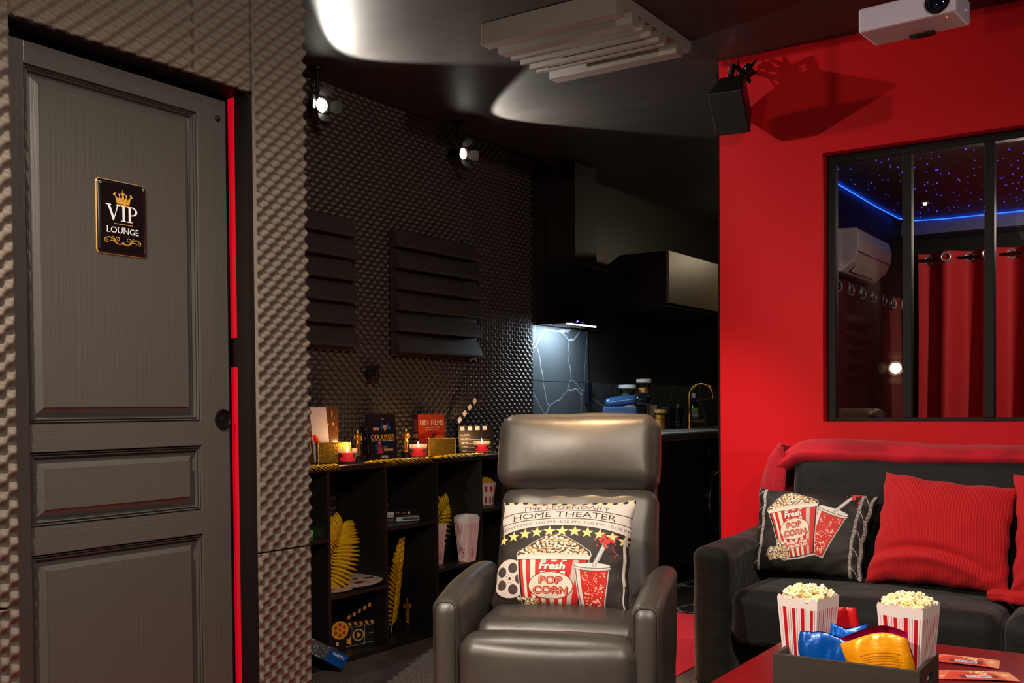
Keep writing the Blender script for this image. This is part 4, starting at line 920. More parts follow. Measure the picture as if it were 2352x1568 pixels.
# coffee machine
t = thing('coffee_machine', 'blue and black capsule coffee machine on the worktop', 'coffee machine', (-3.10, 5.97, .9275), -1.0)
rbox('machine_head', (0, 0, 0), (.10, .21, .052), .025, 'coffee_blue', t, bulge=(0, 0, .008), T=Matrix.Translation((.03, -.01, .198)) @ Matrix.Rotation(.12, 4, 'X'))
rbox('brew_head', (.03, .125, .200), (.11, .11, .085), .04, 'darkcup', t, bulge=(0, 0, .01))
box('machine_column', 'darkcup', -.03, .09, .06, .15, 0, .165, t, bevel=.012)
box('water_tank', 'water_tank', -.035, .095, -.125, .09, .0, .165, t, bevel=.012)
box('machine_tray', 'darkcup', -.03, .09, .15, .22, 0, .03, t, bevel=.006)
MB().tube([(.03, -.13, .10), (.03, -.16, .09), (.03, -.17, .01)], .006, 8).build('power_cable', 'darkcup', t, smooth=True)
t = thing('hanging_plug', 'black plug and looped cable hanging on the marble tiles', 'plug', (-3.37, 5.98, 1.06))
box('plug_body', 'darkcup', .001, .03, -.02, .035, .05, .20, t, bevel=.006)
MB().tube([(.03, .02, .07), (.035, .05, .0), (.035, .04, -.07), (.035, .0, -.10), (.035, -.04, -.06), (.035, -.02, -.02)], .006, 8).build('cable', 'darkcup', t, smooth=True)
# storage jars
def jar(label, loc, r, h, fill='beans', lid='offwhite', lab=None, frac=.9):
    t = thing('storage_jar', label, 'jar', loc, group='glass storage jars')
    MB().lathe([(r*.9, .002), (r*.92, h*frac), (0, h*frac)], 28).build('contents', fill, t, smooth=True)
    jg_ = MB().lathe([(r*.98, 0), (r, .006), (r, h)], 28).build('jar_glass', 'jarglass', t, smooth=True)
    MB().lathe([(r*1.0, h), (r*1.12, h+.004), (r*1.14, h+.022), (r*1.04, h+.027), (0, h+.027)], 28).build('lid', lid, t, smooth=True)
    if lab: 
        cvl = Cv(30, 20, lab, 30, 20); flat('jar_label', cvl, lambda U, V: np.stack([(r+.0012)*np.cos(-1.5+2*U), (r+.0012)*np.sin(-1.5+2*U), h*.62-.05*V], -1), 'paper', jg_)
    return t
jar('tall glass jar of amber dry food with pale lid, tallest on the worktop', (-3.20, 6.49, .9275), .046, .325)
jar('glass jar with green contents and pale lid behind the coffee machine', (-3.26, 6.36, .9275), .052, .285, fill=mat('green_leaves', L3(30, 80, 40), .6, bump=(60, 1, .006)), lab=(196, 160, 130))
jar('short glass jar of amber dry food with brown lid, at the right of the jars', (-3.12, 6.58, .9275), .040, .115, lid='beans')
tag(set_origin(box('paper_packet', 'offwhite', -3.28, -3.22, 6.68, 6.74, .9275, 1.10, bevel=.003), (-3.25, 6.71, .9275)), 'pale paper packet behind the short jar', 'packet')
# hood
t = thing('range_hood', 'black slanted glass range hood with a white lit strip', 'range hood', (-3.384, 5.69, 1.59))
cx = .134
MB().prism([(.115, .0), (.127, -.004), (.300, .352), (.288, .357)], -.305, .305, 'y').build('glass_panel', mat('hood_glass', L3(22, 14, 14), .12, coat=.3), t, bevel=.002)
MB().prism([(.002, .012), (.118, .012), (.26, .33), (.002, .33)], -.27, .27, 'y').build('hood_body', 'blackmetal', t)
box('chimney', 'black', .002, .20, -.16, .11, .331, 1.0, t)
box('underside', 'blackmetal', .002, .240, -.30, .06, .004, .0115, t)
box('light_strip', 'led', .208, .222, -.29, .06, -.001, .0035, t, bevel=.001)
MB().ball((.147, -.05, .03), .003, 8, 6).ball((.149, -.045, .036), .003, 8, 6).ball((.147, .02, .03), .0018, 8, 6).build('touch_indicator', mat('violet_indicator', (0, 0, 0), .4, emit=(.15, .1, 1), es=12), t)
# wall cabinet
t = thing('wall_cabinet', 'dark wall cabinet with chamfered back corner above the counter', 'wall cabinet', (-3.384, 6.2, 1.743))
box('cabinet_front', mat('cabinet_gloss', L3(120, 100, 78), .42), .494, .512, 0, 1.9, .02, .357, t, bevel=.001)
MB().prism([(.001, .0), (.493, 0), (.493, .357), (.16, .357), (.001, .26)], 0, 1.9, 'y').build('cabinet_body', 'trim', t)
tag(set_origin(MB().lathe([(.07, 0), (.075, .012), (.06, .02), (0, .022)], 28, c=(-3.10, 6.42, 2.1005)).build('round_dish', 'darkcup', smooth=True), (-3.10, 6.42, 2.1005)), 'dark round dish on top of the wall cabinet', 'dish')

# ---------------------------------------------------------------- back room behind the window
def curtain(label, x0, x1, y, z0, z1, waves, amp=.045, group='red grommet curtains', seed=1, dens=240, shift=0, cm='curtain'):
    t = thing('curtain', label, 'curtain', ((x0+x1)/2, y, z0), group=group); wd = x1-x0; ht = z1-z0
    U, V = np.meshgrid(np.linspace(0, 1, dens), np.linspace(0, 1, 50))
    ph = U*waves*2*PI+shift; k = 1+.25*np.sin(V*3+U*9+seed); 
    yy = amp*np.sin(ph)*(.75+.35*V)+.02*np.sin(U*waves*1.7*PI+V*1.2+seed)*V+.008*np.sin(U*60+seed)
    xx = (U-.5)*wd+.012*np.sin(V*2.5+U*5+seed)*V
    o = gridmesh('curtain_cloth', np.stack([xx, yy, ht*(1-V)], -1), cm, t)
    n = int(waves*2)
    for i in range(n):
        u = (i+.5)/n; x = (u-.5)*wd; p = Vector((x, amp*math.sin(u*waves*2*PI+shift)*.75, ht-.045))
        a0 = math.atan2(amp*.75*waves*2*PI*math.cos(u*waves*2*PI+shift), wd); d = Vector((math.cos(a0), math.sin(a0), 0))
        MB().tube([p+Vector((0, -.012, 0))+d*.030*math.cos(a)+Vector((0, 0, .030*math.sin(a))) for a in np.linspace(0, 2*PI, 25)[:-1]], .007, 8, closed=True).build('grommet', 'ring', o, smooth=True)
    return t
curtain('wide red curtain on ring grommets across the back room, right of the corner', -1.72, .6, 8.0, .05, 2.185, 8.5, amp=.085, seed=2)
cu = curtain('dim red curtain along the left wall of the back room, below the air conditioner', 0, 1.55, 0, .05, 1.82, 6, amp=.03, seed=5, dens=160, shift=1, cm='curtain_shaded')
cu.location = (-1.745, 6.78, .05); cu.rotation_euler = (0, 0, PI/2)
tag(set_origin(MB().tube([(-1.76, 8.0, 2.135), (2.55, 8.0, 2.135)], .009, 10).build('curtain_rod', 'blackmetal', smooth=True), (.4, 8.0, 2.135)), 'dark rod carrying the wide red curtain', 'curtain rod')
t = thing('air_conditioner', 'white wall air conditioner seen through the left window pane', 'air conditioner', (-1.80, 6.33, 1.85))
prof = [(.0, .0), (.10, -.005), (.165, .045), (.195, .10), (.205, .17), (.19, .235), (.0, .245)]
MB().prism(prof, -.37, .37, 'y').build('case', mat('ac_white', L3(214, 206, 204), .4), t, bevel=.006)
ao_ = MB().prism([(.112, .004), (.155, .035), (.150, .045), (.105, .012)], -.26, .26, 'y').build('air_outlet', 'darkcup', t)
MB().prism([(.13, .004), (.178, .048), (.174, .052), (.126, .008)], -.25, .25, 'y').build('louver', 'offwhite', ao_)
MB().prism([(.194, .098), (.199, .102), (.197, .106), (.192, .104)], -.365, .365, 'y').build('seam_line', 'darkcup', t)
led = MB().tube([(-1.785, 4.6, 2.397), (-1.79, 5.6, 2.394), (-1.785, 6.4, 2.392), (-1.78, 7.1, 2.390), (-1.765, 7.6, 2.392), (-1.72, 7.76, 2.392), (-1.5, 7.815, 2.392), (-.8, 7.815, 2.392), (2.4, 7.815, 2.392)], .0038, 8).build('led_strip', 'blueled', smooth=True)
tag(set_origin(led, (-.3, 6.5, 2.392)), 'thin glowing blue strip around the starry ceiling', 'led strip')
sp = MB(); rg = random.Random(11)
for i in range(680):
    x, y = rg.uniform(-1.72, .9), rg.uniform(4.6, 7.72); sp.ball((x, y, 2.3985), rg.choice([.0020, .0028, .0036]), 6, 4)
tag(sp.build('star_lights', 'star'), 'tiny blue fibre optic points over the dark back room ceiling', 'star lights', kind='stuff')
for lx, ly, ll in ((-1.72, .61, 'small recessed ceiling downlight mirrored as a warm spot in the middle window pane'), (-.2, 1.2, 'added ceiling fill light above the red table'), (-2.15, -.9, 'added ceiling fill light near the mirrored slat panel'), (-1.5, 3.12, 'recessed ceiling downlight between foam block and projector'), (.9, .9, 'added ceiling fill light right of the seats'), (-1.62, 2.62, 'warm recessed ceiling downlight above the leather recliner')):  # the added ones only house fill beams
  t = thing('recessed_downlight', ll, 'downlight', (lx, ly, 2.5995))
  tr_ = MB().lathe([(.045, -.004), (.045, 0), (.03, 0), (.03, -.004), (.045, -.004)], 24).build('trim_ring', 'chrome', t, smooth=True)
  MB().lathe([(.028, -.002), (0, -.003)], 20).build('bulb', 'bulb', tr_)
# ---------------------------------------------------------------- floor runner
rn = MB().box(-2.31, -1.755, 1.2, 5.02, 0.0, .006)
tag(set_origin(rn.build('carpet_runner', 'runner'), (-2.03, 3.1, 0)), 'bright red carpet runner on the floor between the armchair and the sofa', 'carpet runner')

# ---------------------------------------------------------------- leather recliner
rc = thing('recliner_armchair', 'brown grey leather recliner with a popcorn cushion on its seat', 'armchair', (-1.527, 2.588, .0065), math.radians(20.5))
XA = {-1: -.280, 1: .256}
def arm(s):
    def warp(P):
        y, z = P[:, 1], P[:, 2]; P = P.copy()
        top = np.clip((z+.02)/.25, 0, 1)
        P[:, 2] += top*(-.022*np.clip((-y-.10)/.18, 0, 1)**2+.012*np.sin((y+.1)*7))
        P[:, 0] += s*.012*np.clip(z/.3, 0, 1)*np.clip((y+.3)/.5, 0, 1); return P
    ar_ = rbox('armrest', (XA[s], -.035, .318), (.08, .52, .555), .034, 'leather', rc, bulge=(.008, .01, .0), nz=.0022, nscale=22, seed=4+s, warp=warp)
    x = XA[s]
    pts = [(x-.031, -.291, .07), (x-.032, -.293, .3), (x-.031, -.291, .525)]+[(x-.010-.021*math.cos(q), -.290+.006*math.sin(q), .540+.023*math.sin(q)) for q in np.linspace(0, PI/2, 7)]
    pts += [(2*x-p[0], p[1], p[2]) for p in pts[::-1]]
    MB().tube(pts, .0018, 6).build('arm_seam', 'leather_dark', ar_, smooth=True)
arm(-1); arm(1)
rbox('seat_cushion', (0, .04, .42), (.47, .46, .16), .05, 'leather', rc, bulge=(0, 0, .018), nz=.003, nscale=16, seed=3)
rbox('footrest', (-.005, -.262, .30), (.482, .12, .36), .052, 'leather', rc, bulge=(0, .022, .012), nz=.003, nscale=16, seed=6)
box('underframe', 'leather_dark', -.24, .24, -.20, .25, .03, .36, rc)
for x in (-.22, .22):
    for y in (-.22, .22): MB().lathe([(.018, 0), (.022, .05)], 16, c=(x, y, 0)).build('leg', 'plastic', rc)
Tb = Matrix.Translation((-.012, .18, .46)) @ Matrix.Rotation(math.radians(-16), 4, 'X')
def pinch(P):
    P = P.copy(); u = P[:, 0]/.25; v = P[:, 2]; f = np.clip((-P[:, 1])/.06, 0, 1)
    P[:, 1] += f*.003*np.sin(P[:, 0]*58+3*np.sin(P[:, 2]*14))*np.clip(np.abs(v)/.13, 0, 1)**3
    return P
rbox('back_cushion', (0, .055, .185), (.505, .13, .41), .05, 'leather', rc, bulge=(0, .028, .006), nz=.004, nscale=15, seed=8, T=Tb, warp=pinch)
rbox('headrest', (-.008, .045, .505), (.515, .15, .245), .050, 'leather', rc, bulge=(.004, .034, .006), nz=.0035, nscale=15, seed=9, T=Tb, warp=pinch)
box('back_shell', 'leather_dark', -.24, .24, .10, .135, -.15, .60, rc, bevel=.01, T=Tb)

# ---------------------------------------------------------------- cushions
def bucket(cv, cx, cy, rot, s, full=True):
    """striped bucket of popcorn; local unit = half width of the rim"""
    cv.xf(cx, cy, rot, s)
    rg = random.Random(9)
    mound = [(-1.02, -.02), (-.98, -.18), (-.72, -.38), (-.5, -.6), (-.25, -.78), (.02, -.88), (.28, -.80), (.5, -.62), (.74, -.42), (.98, -.2), (1.02, -.02)]; mound = [(x, y*.80) for x, y in mound]
    cv.poly([(x*1.06, y*1.07-.0) for x, y in mound], (226, 214, 204)); cv.poly([(x*1.035, y*1.04) for x, y in mound], (52, 42, 38)); cv.poly(mound, (120, 82, 54))
    pts = []
    for j in range(9):
        y = -.05-.08*j; hw = np.interp(-y/.8, [0, .2, .4, .6, .8, .9], [.98, .93, .7, .48, .2, .05])
        n = max(1, int(hw*2/.125)); pts += [(-hw+2*hw*(i+.5)/n+rg.uniform(-.02, .02), y+rg.uniform(-.02, .02)) for i in range(n)]
    cv.kernels(pts, .066)
    H = 2.12
    def bx(t, v): return t*(1-.36*v)               # t -1..1 across, v 0..1 down
    def quad(t0, t1, c, v0=0, v1=1, ex=0):
        cv.poly([(bx(t0, v0)-ex, v0*H), (bx(t1, v0)+ex, v0*H), (bx(t1, v1)+ex, v1*H+.05*(1-t1*t1)), (bx((t0+t1)/2, v1), v1*H+.06*(1-((t0+t1)/2)**2)), (bx(t0, v1)-ex, v1*H+.05*(1-t0*t0))], c)
    quad(-1, 1, (222, 212, 206), 0, 1.03, .05); quad(-1, 1, (40, 34, 32), 0, 1.0, .028); quad(-.97, .97, (208, 42, 38), .0, .98)
    for a, b in ((-.9, -.8), (-.66, -.5), (-.33, -.17), (-.02, .14), (.28, .42), (.60, .76)):
        quad(a*.98, b*.98, (238, 226, 210) if b < .6 else (205, 190, 180), .0, .98)
    cv.ell(0, -.0, 1.06, .10, (222, 208, 198)).poly([(-1.06, -.02), (1.06, -.02), (1.02, .1), (-1.02, .1)], (236, 222, 208)); cv.line([(-1.02, .11), (1.02, .11)], .02, (90, 40, 36))
    cv.poly([(-.42, .2), (.42, .16), (.42, .48), (-.42, .5)], (206, 42, 38)); cv.text('Fresh', 0, .42, .24, (170, 30, 28), wid=.68, shear=.15, bold=.035); cv.text('Fresh', 0, .42, .24, (248, 240, 232), wid=.68, shear=.15, bold=.014)
    cv.ell(0, .96, .62, .46, (150, 30, 28)).ell(0, .96, .595, .435, (244, 226, 208))
    for tx, y, wd in (('POP', .90, .60), ('CORN', 1.23, .92)):
        cv.text(tx, 0, y, .24, (150, 30, 30), wid=wd, bold=.028); cv.text(tx, 0, y, .24, (206, 52, 46), wid=wd, bold=.008); cv.text(tx, -.012, y-.005, .225, (232, 150, 130), wid=wd*.99)
    if full:
        cv.poly([(-.5, 1.50), (.55, 1.48), (.52, 1.76), (-.42, 1.76)], (196, 40, 38)); cv.text('SWEET AND', .04, 1.60, .10, (244, 216, 200), wid=.86, bold=.014); cv.text('CRUNCHY!', .06, 1.735, .10, (244, 216, 200), wid=.80, bold=.014)
def cup(cv, cx, cy, rot, s, splash=True):
    """soda cup; local unit = half width of lid"""
    cv.xf(cx, cy, rot, s); rg = random.Random(4); H = 3.1
    cv.poly([(-1.0, 0), (1.0, 0), (.66, H+.08), (-.55, H+.08)], (215, 205, 200)).poly([(-.94, .1), (.94, .1), (.6, H+.02), (-.5, H+.02)], (44, 36, 34)).poly([(-.9, .2), (.9, .2), (.57, H-.02), (-.47, H-.02)], (212, 44, 38))
    cv.poly([(-.88, .2), (-.68, .2), (-.36, H-.3), (-.5, H-.3)], (232, 220, 212))
    for k in range(150):
        v = rg.random()**.8; y = .35+v*(H-.5); hw = .86-.36*v; x = rg.uniform(-hw+.25, hw-.06); r = rg.uniform(.02, .042); cv.ell(x, y, r, r, (248, 216, 196))
    cv.ell(0, .12, 1.06, .2, (90, 82, 80)).ell(0, .1, 1.04, .18, (228, 218, 210)).ell(0, -.02, 1.04, .18, (60, 54, 52)).ell(0, -.04, 1.0, .16, (236, 228, 222))
    cv.line([(.12, -.05), (.62, -1.35)], .24, (226, 218, 212)).line([(.12, -.05), (.62, -1.35)], .19, (60, 52, 50)).line([(.12, -.05), (.62, -1.35)], .15, (236, 230, 226)).line([(.15, -.05), (.65, -1.35)], .03, (150, 142, 140))
    if splash:
        for k in range(34):
            a = rg.gauss(0, 1); x = .72+.34*rg.gauss(0, .75)-.05; y = -1.68+.2*rg.gauss(0, 1); r = rg.uniform(.04, .13); cv.ell(x, y, r, r, (170, 30, 34)); cv.ell(x, y, r*.8, r*.8, (228, 70, 66))
        for k in range(6): cv.ell(1.1+.07*k*rg.random(), -1.3+.12*k, .04, .04, (214, 60, 70))

def cushion(name, label, cat, w, h, th, cvf, m, loc, rz, lean, res=None, corners=None, pin=.05, wr=.006, seed=1, group=None, ribs=0, roll=0, fold=None):
    """front printed grid + coarser back; local: x across, y depth, z up from bottom edge"""
    t = thing(name, label, cat, loc, rz, group); t.rotation_euler = (lean, roll, rz)
    def surf(W, H, s):
        U, V = np.meshgrid(np.linspace(-1, 1, W), np.linspace(1, -1, H))
        c = [np.array(p, float) for p in (corners or [(-1, 1), (1, 1), (1, -1), (-1, -1)])]   # TL TR BR BL scale
        a, b = (U+1)/2, (V+1)/2
        X = (c[0][0]*(1-a)+c[1][0]*a)*b+(c[3][0]*(1-a)+c[2][0]*a)*(1-b); Z = (c[0][1]*(1-a)+c[1][1]*a)*b+(c[3][1]*(1-a)+c[2][1]*a)*(1-b)
        X = X*(1-pin*(1-V**2)*np.abs(U)); Z = Z*(1-pin*(1-U**2)*np.abs(V))
        e = (1-np.abs(U)**2.6)*(1-np.abs(V)**2.6); D = th/2*np.clip(e, 0, 1)**.45
        n = fnoise(U*3.2+seed, V*3.2, U*0, seed, 3); edge = np.clip(1-e, 0, 1)
        D = D+e**.3*(wr*n)+wr*.9*e**.4*np.sin((U*np.sign(V)+V)*15+4*n+seed)*edge**3
        X = X+wr*.35*np.sin(V*13+seed)*np.abs(U)**4/w*2; Z = Z+wr*.35*np.sin(U*11+seed)*np.abs(V)**4/h*2
        if fold: D = D+fold(U, V)
        if ribs and s < 0: D = D+.0030*np.abs(np.sin((U+.03*np.sin(V*3))*PI*ribs/2))*np.clip(e*8, .3, 1)
        return np.stack([X*w/2, s*np.maximum(D, .0), Z*h/2+h/2], -1)
    if cvf is not None: gridmesh('front_panel', surf(cvf.W, cvf.H, -1), m, t, cvf.a)
    else: gridmesh('front_panel', surf(*res, -1), m, t)
    gridmesh('back_panel', surf(60, 60, 1), 'leather_dark' if cvf is not None else m, t, flip=True)
    return t
# printed square cushion on the recliner
cv = Cv(940, 900, (54, 47, 45), 1.0, .957)
CR = (222, 210, 202)
arc = lambda x, y0, k: y0+k*(x-.5)**2
cv.put(cv.Y < arc(cv.X, .245, .38), (26, 22, 22)); cv.put(cv.Y < arc(cv.X, .238, .38), CR)
cv.rect(0, 0, 1, .030, (226, 206, 176))
for k in range(14): cv.ell(.03+.075*k, .016, .02, .018, (54, 44, 40)); 
for k in range(13): cv.star(.068+.075*k, .016, .03, (240, 216, 140))
for k in (3, 4, 5, 8, 9): cv.rect(.03+.075*k, .0, .09+.075*k, .012, (190, 120, 90))
for y0 in (.088, .172):
    m_ = np.abs(cv.Y-arc(cv.X, y0, .30)) < .0035; cv.put(m_, (52, 42, 40))
cv.text('THE LEGENDARY', .5, .076, .042, (92, 78, 72), wid=.66, arc=.30)
cv.text('HOME THEATER', .5, .157, .056, (58, 46, 44), wid=.78, arc=.30)
for x in np.linspace(.12, .88, 12): cv.rect(x-.016, .1565+.30*(x-.5)**2, x+.016, .1585+.30*(x-.5)**2, (58, 46, 44))
cv.text('SHOWTIMES: 1:00 PM, 4:00 PM, 7:00 PM, 10:00 PM', .5, .218, .026, (110, 96, 90), wid=1.02, arc=.34)
for k in range(11):
    x = .03+.094*k; y = arc(x, .292, .36); cv.star(x, y+.004, .052, (30, 24, 22)); cv.star(x, y, .05, (246, 222, 140))
# film reel
cv.xf(.135, .715, -.35, .14, .175)
cv.ell(.02, .12, 1.06, 1.06, (38, 32, 32)).ell(0, 0, 1.04, 1.04, (60, 50, 50)).ell(0, 0, 1, 1, (226, 208, 200))
for k in range(5):
    a = k*2*PI/5+.3; cv.ell(.58*math.cos(a), .58*math.sin(a), .27, .27, (76, 64, 62))
cv.ell(0, 0, .09, .09, (76, 64, 62))
for k in range(8): a = k*PI/4; cv.ell(.22*math.cos(a), .22*math.sin(a), .03, .03, (76, 64, 62))
bucket(cv, .452, .517, 0, .2655, full=False)
cup(cv, .745, .594, .0, .131)
cv.xf(); rg = random.Random(2); cv.rect(0, .945, 1, 1, (46, 40, 38))
cv.kernels([(rg.uniform(.22, .36), rg.uniform(.885, .935)) for k in range(26)], .014)
cv.text('SWEET AND', .47, .938, .026, (190, 100, 90), wid=.24)
cv.rect(.965, .30, .985, .74, (214, 204, 198)); cv.rect(.965, .74, .975, .93, (214, 204, 198))
cv.down()
cushion('throw_cushion', 'black square cushion printed HOME THEATER with popcorn bucket, on the leather recliner', 'cushion', .40, .328, .13, cv, 'fabricprint', (-1.527+.937*-.036-.350*.0+.02, 2.588+.350*-.03+.0, .497), math.radians(18), math.radians(-18), pin=.055, wr=.006, seed=3,
        corners=[(-.98, .97), (1.03, 1.03), (1.0, -.98), (-1.06, -.99)])
# printed cushion on the sofa
cv = Cv(800, 600, (40, 36, 33), 1.0, .75)
cup(cv, .69, .19, .27, .132); bucket(cv, .335, .185, -.25, .213)
cv.xf(); rg = random.Random(6)
pts = [(.17+.19*rg.random(), .555+.10*rg.random()-.0) for k in range(46)]+[(.25+.05*rg.random(), .50+.04*rg.random()) for k in range(8)]
for p in pts: cv.ell(p[0], p[1], .021, .021, (226, 214, 204))
for p in pts: cv.ell(p[0], p[1], .017, .017, (50, 38, 34))
cv.kernels(pts, .0125)
WT = (206, 200, 198)
def film(x0, x1, k=30):
    for xx in (x0, x1):
        cv.rect(xx-.012, 0, xx-.009, .75, WT).rect(xx+.009, 0, xx+.012, .75, WT)
        for i in range(k*2): cv.rect(xx-.007, i*.0125+.002, xx+.007, i*.0125+.009, WT if i % 1 == 0 else WT)
    for i in range(5): cv.line([(x0+.012, .02+.16*i), ((x0+x1)/2, .05+.16*i), (x1-.012, .10+.16*i)], .004, WT)
film(.072, -.005); film(.895, .975); cv.down()
cushion('throw_cushion', 'black cushion printed with tilted popcorn bucket and cup, on the sofa left end', 'cushion', .43, .325, .12, cv, 'fabricprint', (-1.205, 3.79, .458), .03, math.radians(-22), pin=.06, wr=.008, seed=7,
        corners=[(-1.03, 1.06), (1.07, .96), (.92, -1.02), (-1.0, -.94)])
# red corduroy cushions
def fold1(U, V): return .02*np.exp(-((V+.55+.35*(U+.2)**2)/.10)**2)*np.clip(1-np.abs(U+.1), 0, 1)-.016*np.exp(-((V+.36+.30*(U+.2)**2)/.08)**2)*np.clip(1.1-np.abs(U+.1), 0, 1)
cushion('corduroy_cushion', 'bright red ribbed corduroy cushion in the middle of the sofa', 'cushion', .44, .41, .17, None, 'cord', (-.735, 3.76, .45), .02, math.radians(-17), res=(440, 150), ribs=46, pin=.07, wr=.008, seed=2, fold=fold1,
        corners=[(-.95, 1.03), (1.04, .80), (.97, -1.0), (-1.16, -.93)], group='red corduroy cushions')
cushion('corduroy_cushion', 'red ribbed corduroy cushion cut by the right edge of the picture', 'cushion', .44, .41, .16, None, 'cord', (-.300, 3.735, .45), -.05, math.radians(-17), res=(440, 120), ribs=46, pin=.07, wr=.009, seed=12,
        corners=[(-1.05, 1.03), (1.0, .96), (1.0, -1.0), (-1.0, -.94)], group='red corduroy cushions')
rbox('fleece_twist', (-.50, 3.70, .462), (.16, .05, .035), .016, 'cord', None, nz=.008, nscale=60, seed=5)
bpy.data.objects['fleece_twist'].name = 'cushion_tail'; tag(bpy.data.objects['cushion_tail'], 'twisted red corduroy cloth end lying between the two red cushions', 'cloth')
set_origin(bpy.data.objects['cushion_tail'], (-.50, 3.70, .445))

# ---------------------------------------------------------------- sofa
sf = thing('sofa', 'black velvet sofa against the red wall', 'sofa', (-.58, 3.9, 0))
def so(x): return x+.58
def sy(y): return y-3.9
def armw(P):
    P = P.copy(); f = np.clip(P[:, 2]/.25, 0, 1); P[:, 2] += .015*np.clip((P[:, 1])/.3, -1, 1)*f; return P
for x in (-1.478, .318):
    rbox('sofa_armrest', (so(x), .005, .325), (.135, .80, .535), .045, 'velvet', sf, bulge=(.004, .006, 0), nz=.004, nscale=14, seed=int(x*10)+30, warp=armw)
for x0, x1 in ((-1.405, -.512), (-.506, .245)):
    rbox('seat_cushion', (so((x0+x1)/2), sy(3.80), .335), (x1-x0, .60, .20), .055, 'velvet', sf, bulge=(0, .018, .016), nz=.006, nscale=11, seed=int(x0*10)+40)
Tk = Matrix.Translation((so(-.56), sy(4.005), .42)) @ Matrix.Rotation(math.radians(-9), 4, 'X')
rbox('back_cushion', (0.03, .0, .235), (1.62, .14, .50), .06, 'velvet', sf, bulge=(0, .03, 0), nz=.005, nscale=8, seed=21, T=Tk)
rbox('sofa_frame', (so(-.58), sy(3.98), .19), (1.66, .50, .10), .02, 'velvet', sf)
for x in (-1.38, .22):
    for y in (3.60, 4.2): MB().lathe([(.016, 0), (.024, .12)], 16, c=(so(x), sy(y), .0)).build('leg', 'plastic', sf)
# fleece blanket over the back
nx, nt = 190, 60
U, Tt = np.meshgrid(np.linspace(0, 1, nx), np.linspace(0, 1, nt))
xx = -1.405+1.66*U
drop = np.exp(-((U)/.035)**2)
ang = -1.0+Tt*4.6
ry_, rz_ = .098, .044+.006*np.sin(U*9)
cyb, czb = 4.10+.0*U, .899-.05*drop-.0*U
Y = cyb-ry_*np.cos(ang)*(1+.05*np.sin(U*21)); Z = czb+rz_*np.sin(ang)
n = fnoise(xx*12, Tt*2.5, U*0, 5, 3); Z += .008*n; Y += .007*fnoise(xx*16+3, Tt*3, U*0, 8, 2)
Z -= .010*np.exp(-((Tt-.30)/.05)**2)
P = np.stack([xx, Y, Z], -1)
bl = thing('fleece_blanket', 'red fleece blanket folded over the top of the sofa back', 'blanket', (-.58, 4.10, .88))
o = gridmesh('blanket_roll', P-np.array([-.58, 4.10, .88]), 'blanket', bl, flip=False); md = o.modifiers.new('s', 'SOLIDIFY'); md.thickness = .012; md.offset = 0
pts = []
U, Tt = np.meshgrid(np.linspace(0, 1, 30), np.linspace(0, 1, 60))
aa = -.5+U*3.6; sw_ = np.sin(np.clip(Tt*2.2, 0, 1)*PI/2)
Px = -1.375-(.048+.030*sw_)*np.sin(np.clip(aa, 0, 3.1)/1.0)-.03*Tt-.010*np.sin(aa*9+Tt*5)*sw_+.03*np.clip(-aa, 0, 1); Py = 4.09-(.085+.02*Tt)*np.cos(aa)+.006*np.sin(Tt*12+aa*4); Pz = .935-.018*(1-np.sin(np.clip(aa, .0, PI)))-.40*Tt**1.15+.012*fnoise(U*8, Tt*9, U*0, 4, 2)
k = np.clip(1-Tt*6, 0, 1); Px = Px*(1-k*.6)+(-1.385)*k*.6
o = gridmesh('blanket_end', np.stack([Px, Py, Pz], -1)-np.array([-.58, 4.10, .88]), 'blanket', bl); md = o.modifiers.new('s', 'SOLIDIFY'); md.thickness = .014; md.offset = 0

# ---------------------------------------------------------------- coffee table and what stands on it
tb = thing('coffee_table', 'dark red lacquered low coffee table before the sofa', 'table', (-.40, 2.50, 0))
box('table_top', 'table', -.545, .545, -.43, .43, .415, .45, tb, bevel=.003)
box('table_apron', 'table', -.50, .50, -.39, .39, .35, .415, tb)
for x in (-.48, .48):
    for y in (-.37, .37): box('leg', 'table', x-.03, x+.03, y-.03, y+.03, 0, .35, tb, bevel=.002)
cr = thing('snack_crate', 'black painted wooden snack crate with slot handle, on the red table', 'crate', (-.6135, 2.256, .45))
cx0, cx1, cy0, cy1 = -.15, .15, -.093, .093
box('long_side', 'crate', cx0, cx1, cy0, cy0+.008, 0, .108, cr, bevel=.001)
box('long_side', 'crate', cx0, cx1, cy1-.008, cy1, 0, .108, cr, bevel=.001)
box('crate_floor', 'crate', cx0+.01, cx1-.01, cy0+.008, cy1-.008, .001, .008, cr)
for s in (-1, 1):
    xa, xb = (cx0, cx0+.009) if s < 0 else (cx1-.009, cx1); hw, z0, z1 = .034, .062, .083; a, b = cy0+.008, cy1-.008; mb = MB()
    ya = [a, -hw, hw, b]; za = [0, z0, z1, .108]
    for i in range(3):
        for j in range(3):
            if i == 1 and j == 1: continue
            mb.box(xa, xb, ya[i], ya[i+1], za[j], za[j+1])
    o = mb.build('end_panel', 'crate', cr)
